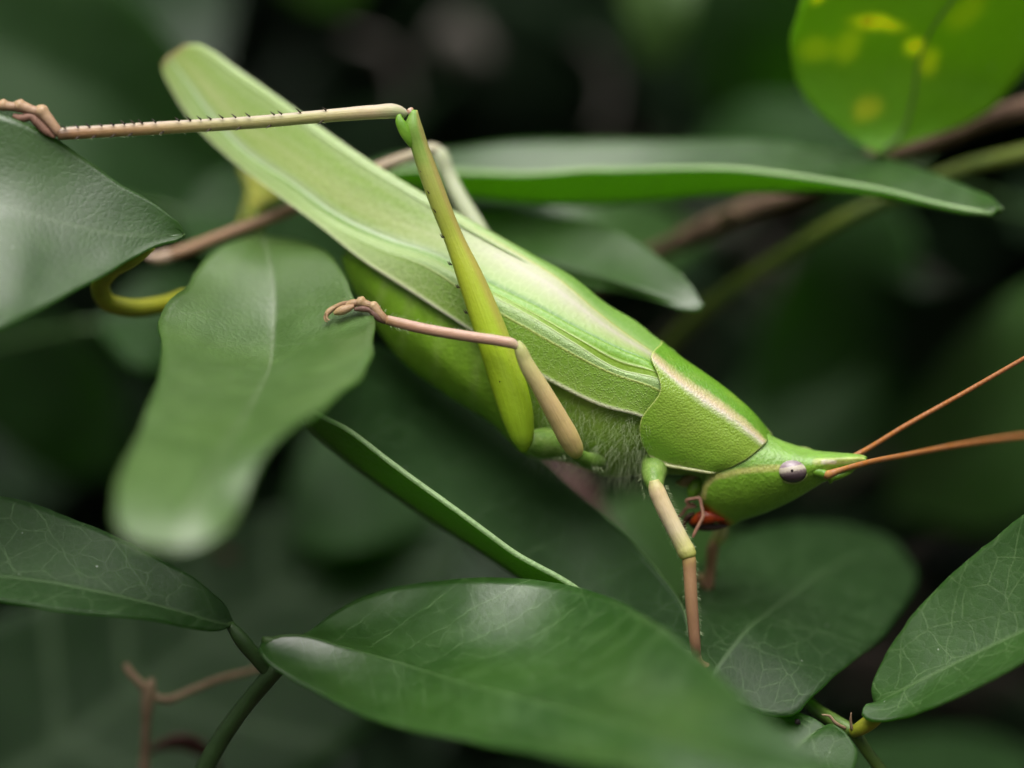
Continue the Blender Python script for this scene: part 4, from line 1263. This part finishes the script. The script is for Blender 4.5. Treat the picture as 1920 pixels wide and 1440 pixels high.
def ramp_skin(name, stops, edge=None, sss=0.22, rough=0.42, bs=3.0):
    def cf(t, u, v, ob):
        n = t.noise(ob, 1.2, 4).outputs[0]
        uu = t.math('ADD', u, t.math('MULTIPLY', t.math('SUBTRACT', n, 0.5), 0.08))
        c = t.ramp(uu, stops)
        if edge:
            cs = t.math('COSINE', t.math('MULTIPLY', t.math('SUBTRACT', v, edge[1]), 2 * math.pi))
            c = t.mix(t.math('MULTIPLY', t.rng(cs, edge[2], edge[3]), t.rng(u, edge[4], edge[5], edge[6], edge[7])), c, edge[0])
        st = t.n('VectorMath', {'operation': 'MULTIPLY'}, i0=t.n('CombineXYZ', None, i0=u, i1=v).outputs[0], i1=(8.0, 60.0, 1.0)).outputs[0]
        return t.mix(t.rng(t.noise(st, 1.0, 3).outputs[0], 0.35, 0.7, 0.0, 0.3), c, t.mix(1.0, c, (0.72, 0.68, 0.6), 'MULTIPLY'))
    def bf_(t, u, v, ob):
        st = t.n('VectorMath', {'operation': 'MULTIPLY'}, i0=t.n('CombineXYZ', None, i0=u, i1=v).outputs[0], i1=(5.0, 26.0, 1.0)).outputs[0]
        return t.math('ADD', t.noise(ob, bs, 3).outputs[0], t.noise(st, 1.0, 2).outputs[0])
    return skin_material(name, cf, rough, sss, bf_, 0.35, 0.00010)


hf_mat = ramp_skin('hind_femur_skin', [(0.0, (0.17, 0.34, 0.05)), (0.10, (0.22, 0.35, 0.06)), (0.2, (0.38, 0.42, 0.09)), (0.45, (0.42, 0.50, 0.035)), (0.7, (0.38, 0.54, 0.02)), (1.0, (0.31, 0.50, 0.02))],
                   ((0.42, 0.27, 0.11), 0.0, 0.25, 0.8, 0.55, 0.85, 0.55, 0.0))
ht_mat = ramp_skin('hind_tibia_skin', [(0.0, (0.34, 0.40, 0.20)), (0.10, (0.52, 0.42, 0.24)), (0.3, (0.40, 0.38, 0.15)), (0.55, (0.36, 0.32, 0.13)), (0.75, (0.40, 0.26, 0.12)), (0.95, (0.34, 0.19, 0.09)), (1.0, (0.10, 0.06, 0.04))],
                   ((0.58, 0.50, 0.42), 0.5, 0.45, 0.85, 0.0, 0.1, 0.6, 0.8))
ta_mat = ramp_skin('tarsus_skin', [(0, (0.34, 0.20, 0.11)), (0.5, (0.44, 0.29, 0.17)), (1, (0.46, 0.32, 0.15))], ((0.20, 0.10, 0.06), 0.0, 0.1, 0.8, 0.0, 0.1, 0.6, 0.6))
mf_mat = ramp_skin('mid_femur_skin', [(0, (0.42, 0.46, 0.17)), (0.15, (0.56, 0.52, 0.22)), (0.5, (0.68, 0.50, 0.24)), (0.85, (0.66, 0.50, 0.20)), (1, (0.44, 0.46, 0.08))])
mt_mat = ramp_skin('mid_tibia_skin', [(0, (0.46, 0.38, 0.22)), (0.1, (0.50, 0.31, 0.22)), (0.8, (0.46, 0.26, 0.17)), (1, (0.34, 0.20, 0.10))], ((0.62, 0.45, 0.40), 0.5, 0.3, 0.8, 0, 0.1, 0.5, 0.5))
ff_mat = ramp_skin('front_femur_skin', [(0, (0.46, 0.44, 0.18)), (0.15, (0.70, 0.55, 0.32)), (0.6, (0.70, 0.60, 0.38)), (0.85, (0.58, 0.56, 0.22)), (1, (0.42, 0.46, 0.07))])
ft_mat = ramp_skin('front_tibia_skin', [(0, (0.45, 0.33, 0.10)), (0.15, (0.38, 0.22, 0.11)), (1, (0.30, 0.16, 0.10))])
far_mat = ramp_skin('far_femur_skin', [(0, (0.48, 0.52, 0.34)), (0.5, (0.42, 0.48, 0.30)), (1, (0.36, 0.42, 0.2))])
fart_mat = ramp_skin('far_tibia_skin', [(0, (0.46, 0.44, 0.30)), (0.2, (0.46, 0.36, 0.26)), (0.6, (0.36, 0.22, 0.13)), (1, (0.34, 0.20, 0.12))])
spine_mat = plain('spine_black', (0.02, 0.012, 0.01), (0.05, 0.03, 0.02), 2, 0.4)
coxa_mat = plain('coxa_green', (0.13, 0.25, 0.035), (0.22, 0.34, 0.08), 0.9, 0.4, 0.25, 0.7, 3.0)


def spikes(name, items, mat, parent, r0=0.07):
    parts = []
    for (x0, y0, d0_, x1, y1, d1_) in items:
        a_, b_ = P(x0, y0, d0_), P(x1, y1, d1_)
        pts_ = np.array([a_ + (b_ - a_) * q for q in (0, .35, .7, 1)])
        parts.append(tube_mesh(pts_, [r0, r0 * .8, r0 * .5, r0 * .1], 5))
    V, F, U = join(parts)
    return mesh(name, V, F, mat, parent, U)


def hairs(name, items, mat, parent, r0=0.014):
    """items: root, tip, bend in view mm"""
    Vs, Fs, off = [], [], 0
    for a_, b_, bend in items:
        T = b_ - a_
        s_ = np.cross(T, [0, 1, 0.2])
        s_ /= max(np.linalg.norm(s_), 1e-6)
        w_ = np.cross(T, s_)
        w_ /= max(np.linalg.norm(w_), 1e-6)
        for k, q in enumerate((0, .33, .66, 1.0)):
            c_ = a_ + T * q + bend * 4 * q * (1 - q) * 0.25
            r = r0 * (1 - 0.8 * q)
            Vs += [c_ + s_ * r, c_ + (-0.5 * s_ + 0.87 * w_) * r, c_ + (-0.5 * s_ - 0.87 * w_) * r]
            if k:
                for m_ in range(3):
                    Fs.append((off + (k - 1) * 3 + m_, off + (k - 1) * 3 + (m_ + 1) % 3, off + k * 3 + (m_ + 1) % 3, off + k * 3 + m_))
        off += 12
    o = mesh(name, np.array(Vs), Fs, mat, parent)
    o['kind'] = 'stuff'
    return o


hair_mat = plain('hair_pale', (0.52, 0.60, 0.36), (0.44, 0.52, 0.28), 1, 0.35, 0.0, 0.0)

# near hind leg
L = leg('hind_leg', 'near hind leg with thick yellow-green thigh and spiny shin')
HD = 0.8


def hd(x):
    return float(np.interp(x, [108, 744], [-2.3, HD - .6]))


tube('femur', [(777, 206, HD - .6, 6), (776, 216, HD - .6, 10), (775, 236, HD - .6, 16.5), (784, 266, HD - .5, 16.5), (805, 328, HD - .4, 18.3), (827, 388, HD - .2, 18.5), (848, 440, HD, 18.5), (886, 531, HD, 25.5), (917, 613, HD, 30), (940, 680, HD + .1, 32.5), (961, 745, HD + .3, 33), (974, 795, HD + .6, 28), (980, 825, HD + .9, 20), (982, 846, HD + 1.3, 7)], hf_mat, L, 90, 28, 0.8)
tube('knee_lobe', [(748, 214, HD - .9, 4), (749, 225, HD - 1, 8), (757, 242, HD - 1, 11), (766, 262, HD - .9, 8), (772, 276, HD - .7, 3)], head_green, L, 20, 14, 0.5)
tube('knee_lobe', [(768, 216, HD - .5, 5), (770, 208, HD - .5, 7), (773, 203, HD - .4, 3)], plain('knee_cream', (0.55, 0.45, 0.36), (0.45, 0.2, 0.12), 3, 0.4, 0.2), L, 10, 12)
tube('tibia', [(762, 217, HD - .6, 7), (754, 211, HD - .6, 10), (744, 209, HD - .6, 13), (705, 210, HD - .6, 13.5), (640, 215, hd(640), 12.5), (480, 229, hd(480), 12), (280, 241, hd(280), 12), (180, 247, hd(180), 11.5), (130, 250, hd(130), 12), (108, 252, hd(108), 11)], ht_mat, L, 90, 18, 0.9)
H8 = hd(108)
hind_foot = ramp_skin('hind_tarsus_skin', [(0, (0.30, 0.17, 0.10)), (0.5, (0.42, 0.27, 0.17)), (1, (0.50, 0.34, 0.20))], ((0.17, 0.09, 0.06), 0.0, 0.1, 0.8, 0.0, 0.1, 0.65, 0.65))
tube('tarsal_segment', [(118, 256, H8, 5), (110, 249, H8, 9), (98, 234, H8, 10.5), (84, 217, H8, 12), (74, 205, H8, 12.5), (69, 200, H8, 5)], hind_foot, L, 30, 16, 0.9)
tube('tarsal_segment', [(84, 218, H8, 5), (75, 211, H8, 8.5), (60, 207, H8, 9.5), (44, 201, H8, 11), (32, 196, H8, 11.5), (27, 193, H8, 5)], hind_foot, L, 30, 16, 0.9)
tube('tarsal_segment', [(40, 205, H8, 5), (30, 201, H8, 8), (14, 199, H8, 9), (2, 196, H8, 11), (-4, 194, H8, 5)], hind_foot, L, 24, 16, 0.9)
tube('tarsal_segment', [(8, 200, H8, 5), (-4, 198, H8, 6), (-30, 197, H8, 6), (-52, 200, H8, 7), (-58, 203, H8, 3)], hind_foot, L, 24, 14, 0.9)
tube('tarsal_pad', [(103, 258, hd(108), 3), (88, 247, hd(108), 8), (70, 229, hd(108), 9), (58, 219, hd(108), 8), (40, 222, hd(108), 8), (24, 217, hd(108), 5)], plain('pad_brown', (0.25, 0.13, 0.09), (0.17, 0.09, 0.06), 2, 0.6), L, 30, 12)
it = []
r = random.Random(3)


def tib(x):
    return float(np.interp(x, [108, 180, 280, 480, 640, 705, 744], [252, 247, 241, 229, 215, 210, 209])), float(np.interp(x, [108, 280, 744], [11.3, 12, 13.3]))


for x in (118, 142, 163, 186, 208, 229, 247, 262, 287, 331, 352, 372, 390, 413, 437, 463, 509, 523, 558, 606):
    yc, hw = tib(x)
    big = r.uniform(0.7, 1.15)
    it.append((x + 6, yc - hw + 1.5, hd(x) - .3 - r.uniform(0, .3), x - 4 * big, yc - hw - 6.5 * big, hd(x) - .5))
for x in (145, 176, 212, 244, 303, 391, 447, 504, 602):
    yc, hw = tib(x)
    it.append((x + 4, yc + hw - 5, hd(x) - .42, x - 6, yc + hw + 1.5, hd(x) - .75))
spikes('spine_row', it, spine_mat, L, 0.085)
it = []
for (x, y) in [(788, 324), (801, 361), (812, 395), (828, 443), (842, 494), (857, 537), (872, 585)]:
    for k in (0, 1):
        it.append((x + 2 + k * 3, y + 3, HD - .2 - k * .5, x - 4 + k * 3, y - 5, HD - .3 - k * .6))
for (x, y) in [(937, 716), (992, 708), (986, 676)]:
    it.append((x, y, HD - 1.02, x - .5, y - 2, HD - 1.12))
spikes('spine_row', it, spine_mat, L, 0.06)

# near middle leg
L = leg('middle_leg', 'near middle leg with pale orange thigh and pinkish shin')
tube('coxa', [(1132, 862, 4.6, 16), (1112, 864, 3.4, 16), (1096, 860, 2.3, 14), (1084, 852, 1.4, 12), (1077, 843, .9, 9)], coxa_mat, L, 20, 16)
tube('femur', [(970, 640, -1.9, 5), (974, 650, -1.9, 10), (985, 678, -1.7, 14), (1013, 726, -1.2, 16.5), (1048, 787, -.3, 19), (1070, 828, .5, 19.5), (1080, 848, 1.1, 15), (1084, 858, 1.5, 6)], mf_mat, L, 60, 20, 0.9)
tube('tibia', [(972, 652, -2.0, 6), (962, 645, -2.0, 9.5), (940, 640, -1.9, 10), (893, 633, -1.7, 10), (793, 616, -1.2, 10.2), (745, 605, -.9, 10), (726, 600, -.7, 9)], mt_mat, L, 60, 16, 0.9)
MT = -.6
foot_dark = ramp_skin('tarsus_brown', [(0, (0.26, 0.14, 0.08)), (0.5, (0.38, 0.24, 0.13)), (1, (0.46, 0.32, 0.18))], ((0.14, 0.07, 0.045), 0.0, 0.1, 0.8, 0.0, 0.1, 0.7, 0.7))
tube('tarsal_segment', [(730, 604, MT, 5), (722, 599, MT, 8), (711, 588, MT, 8.5), (702, 577, MT + .1, 10), (697, 571, MT + .1, 9), (694, 568, MT + .1, 4)], foot_dark, L, 26, 14, 0.9)
tube('tarsal_segment', [(703, 580, MT + .1, 5), (696, 574, MT + .1, 7), (684, 570, MT + .15, 8.5), (673, 564, MT + .2, 10.5), (669, 561, MT + .2, 5)], foot_dark, L, 24, 14, 0.9)
tube('tarsal_segment', [(676, 570, MT + .2, 5), (668, 568, MT + .2, 7), (656, 571, MT + .3, 8), (648, 572, MT + .3, 4)], foot_dark, L, 18, 14, 0.9)
tube('tarsal_segment', [(660, 567, MT + .3, 4), (645, 569, MT + .4, 4.5), (628, 576, MT + .5, 4.5), (615, 586, MT + .5, 5.5), (611, 591, MT + .5, 4)], foot_dark, L, 22, 12, 0.9)
tube('claw', [(613, 588, MT + .5, 3.2), (609, 595, MT + .5, 2.8), (611, 602, MT + .4, 1.8), (615, 604, MT + .3, .5)], foot_dark, L, 12, 8)
tube('claw', [(614, 588, MT + .2, 3), (613, 596, MT + .1, 2.4), (616, 600, MT, 1.5), (619, 600, MT, .5)], foot_dark, L, 12, 8)
tube('tarsal_pad', [(664, 574, MT, 4), (650, 579, MT, 8), (636, 584, MT + .1, 8), (626, 588, MT + .2, 3)], ta_mat, L, 16, 12)
tube('tarsal_pad', [(724, 606, MT, 3), (712, 597, MT, 7), (702, 588, MT, 7), (694, 582, MT, 5), (678, 579, MT, 6), (664, 580, MT, 3)], plain('pad_dark', (0.20, 0.10, 0.08), (0.13, 0.07, 0.05), 2, 0.6), L, 24, 10)

# near front leg
L = leg('front_leg', 'near front leg with cream thigh and brown shin')
FD = 0.3
tube('coxa', [(1246, 825, 4.6, 24), (1238, 850, 3.6, 27), (1229, 874, 2.5, 27), (1226, 894, 1.4, 22), (1229, 911, FD + .3, 16), (1233, 924, FD, 11)], coxa_mat, L, 24, 18)
tube('femur', [(1226, 900, FD, 9), (1229, 912, FD, 14), (1240, 940, FD, 16), (1262, 985, FD, 16), (1281, 1022, FD, 16.5), (1288, 1036, FD, 17), (1293, 1046, FD, 12), (1294, 1050, FD, 5)], ff_mat, L, 60, 20)
tube('tibia', [(1290, 1036, FD, 9), (1292, 1048, FD, 13), (1293, 1065, FD, 12.5), (1296, 1120, FD, 12), (1300, 1170, FD + .2, 11), (1304, 1215, FD + .6, 10), (1306, 1235, FD + 1.2, 8)], ft_mat, L, 40, 18)
tube('tarsus', [(1306, 1230, FD + 1, 8), (1311, 1244, FD + 1.3, 9), (1322, 1250, FD + 1.5, 8), (1340, 1252, FD + 1.8, 6)], ta_mat, L, 20, 12)

# far legs
L = leg('hind_leg', 'far hind leg bent up behind the wings, pale shin')
tube('femur', [(817, 274, 11, 6), (822, 283, 11, 13), (838, 322, 11, 14), (862, 372, 10.5, 16), (890, 420, 10, 18), (950, 540, 9, 24), (1010, 680, 8, 26), (1040, 790, 7, 18), (1050, 840, 6, 8)], far_mat, L, 50, 18, 0.8)
tube('tibia', [(828, 282, 11, 7), (816, 280, 11, 12), (780, 290, 11.4, 12), (705, 317, 12, 12), (620, 358, 12.6, 12), (545, 393, 13, 12), (430, 437, 13.6, 12), (345, 470, 14, 12), (320, 478, 14, 11)], fart_mat, L, 60, 14)
tube('tarsus', [(330, 474, 14, 9), (312, 481, 14, 13), (297, 484, 14, 12), (282, 482, 14, 8), (265, 474, 14, 5)], plain('far_tarsus', (0.46, 0.34, 0.26), (0.40, 0.28, 0.2), 1, 0.5, 0.2), L, 20, 12)
L = leg('front_leg', 'far front leg, blurred brown shin below the mouth')
tube('femur', [(1300, 900, 7, 12), (1335, 945, 8, 13), (1354, 985, 9, 11), (1345, 1012, 9.5, 12), (1337, 1022, 9.5, 6)], ff_mat, L, 30, 14)
tube('tibia', [(1344, 1008, 9.5, 8), (1338, 1022, 9.5, 11), (1333, 1060, 10, 10), (1327, 1105, 10.5, 10), (1325, 1120, 10.8, 8)], ft_mat, L, 30, 14)
tube('tarsus', [(1328, 1110, 10.8, 7), (1318, 1095, 10.4, 7), (1310, 1078, 10, 6)], ta_mat, L, 14, 10)
L = leg('middle_leg', 'far middle leg mostly hidden behind the thorax')
tube('femur', [(1095, 850, 6, 14), (1070, 800, 8, 17), (1030, 730, 9, 16), (1000, 680, 9.5, 11)], far_mat, L, 24, 14)
tube('tibia', [(1002, 684, 9.5, 9), (960, 665, 10, 10), (860, 640, 11, 10), (790, 625, 12, 9)], far_mat, L, 24, 12)

# ---------------- hind coxa and hairs
tube('coxa', [(1075, 835, 5.0, 22), (1040, 832, 4.0, 30), (1010, 830, 3.0, 28), (988, 826, 2.2, 18)], coxa_mat, bug, 24, 18)
YN = grid_normals(Y[..., :3])
ctr = Y[..., :3].mean(1, keepdims=True)
sg = np.sign(((Y[..., :3] - ctr) * YN).sum(2).mean())
YN = YN * sg
items = []
r = random.Random(11)
for k in range(5200):
    i, j = r.randrange(11 * 9, 15 * 9 + 4), r.randrange(14, 40)
    p, n = Y[i, j, :3], YN[i, j]
    q = Y[i, j, 3:]
    if n[1] > 0.25 or q[0] < 1000 or q[0] > 1212 or q[1] < 752 + (q[0] - 1110) * 0.25:
        continue
    if r.random() < smooth01(q[0], 1060, 1000) * 0.6:
        continue
    T = n * r.uniform(.3, .9) + np.array([r.uniform(-.9, .4), r.uniform(-.5, .1), r.uniform(-1.0, -.1)])
    T /= np.linalg.norm(T)
    Lh = r.uniform(.8, 2.0)
    items.append((p - n * 0.02, p + T * Lh, np.array([r.uniform(-.5, .5), r.uniform(-.3, .3), r.uniform(-.2, .3)]) * Lh * .5))
    if len(items) > 700:
        break
hairs('breast_hair', items, hair_mat, body, 0.0095)


def leg_hairs(parent, line, hw, d, n, ln, seed, both=True):
    r = random.Random(seed)
    line = np.array(line, float)
    ks = knots(line)
    it = []
    for k in range(n):
        t_ = r.uniform(0, ks[-1])
        c_ = np.array([np.interp(t_, ks, line[:, 0]), np.interp(t_, ks, line[:, 1])])
        i = min(np.searchsorted(ks, t_), len(ks) - 1)
        tg = line[i] - line[max(i - 1, 0)] if i else line[1] - line[0]
        tg = tg / np.linalg.norm(tg)
        nrm = np.array([-tg[1], tg[0]]) * (1 if (not both or r.random() < .5) else -1)
        a_ = c_ + nrm * hw * .95
        b_ = a_ + (nrm * r.uniform(.5, 1) + tg * r.uniform(.2, .8)) * ln * r.uniform(.6, 1.2)
        it.append((P(a_[0], a_[1], d + r.uniform(-.2, .2)), P(b_[0], b_[1], d + r.uniform(-.4, .4)), np.zeros(3)))
    hairs('leg_hair', it, hair_mat, parent, 0.011)


leg_hairs(bpy.data.objects['front_leg'], [(1232, 915), (1262, 985), (1288, 1035)], 16, FD, 130, 8, 1)
leg_hairs(bpy.data.objects['front_leg'], [(1292, 1050), (1296, 1120), (1302, 1195)], 12, FD, 130, 7, 2)
leg_hairs(bpy.data.objects['front_leg'], [(1212, 880), (1212, 900), (1220, 930)], 10, FD, 50, 10, 3)
leg_hairs(bpy.data.objects['middle_leg'], [(728, 600), (793, 616), (893, 633), (960, 645)], 10, -1.4, 120, 7, 4)
leg_hairs(bpy.data.objects['hind_leg'], [(115, 250), (280, 241), (480, 229), (700, 210)], 12, HD, 160, 5, 5)

leg_hairs(body, [(1000, 852), (1030, 858), (1060, 855)], 0, 3.0, 40, 12, 6, False)
leg_hairs(body, [(1085, 862), (1105, 874), (1128, 876)], 0, 2.6, 40, 14, 7, False)
leg_hairs(bpy.data.objects['middle_leg'], [(722, 598), (700, 576), (665, 567), (640, 573)], 10, -.5, 60, 6, 8)
leg_hairs(bpy.data.objects['hind_leg'], [(104, 243), (72, 212), (40, 205), (0, 200)], 11, -2.3, 60, 6, 9)
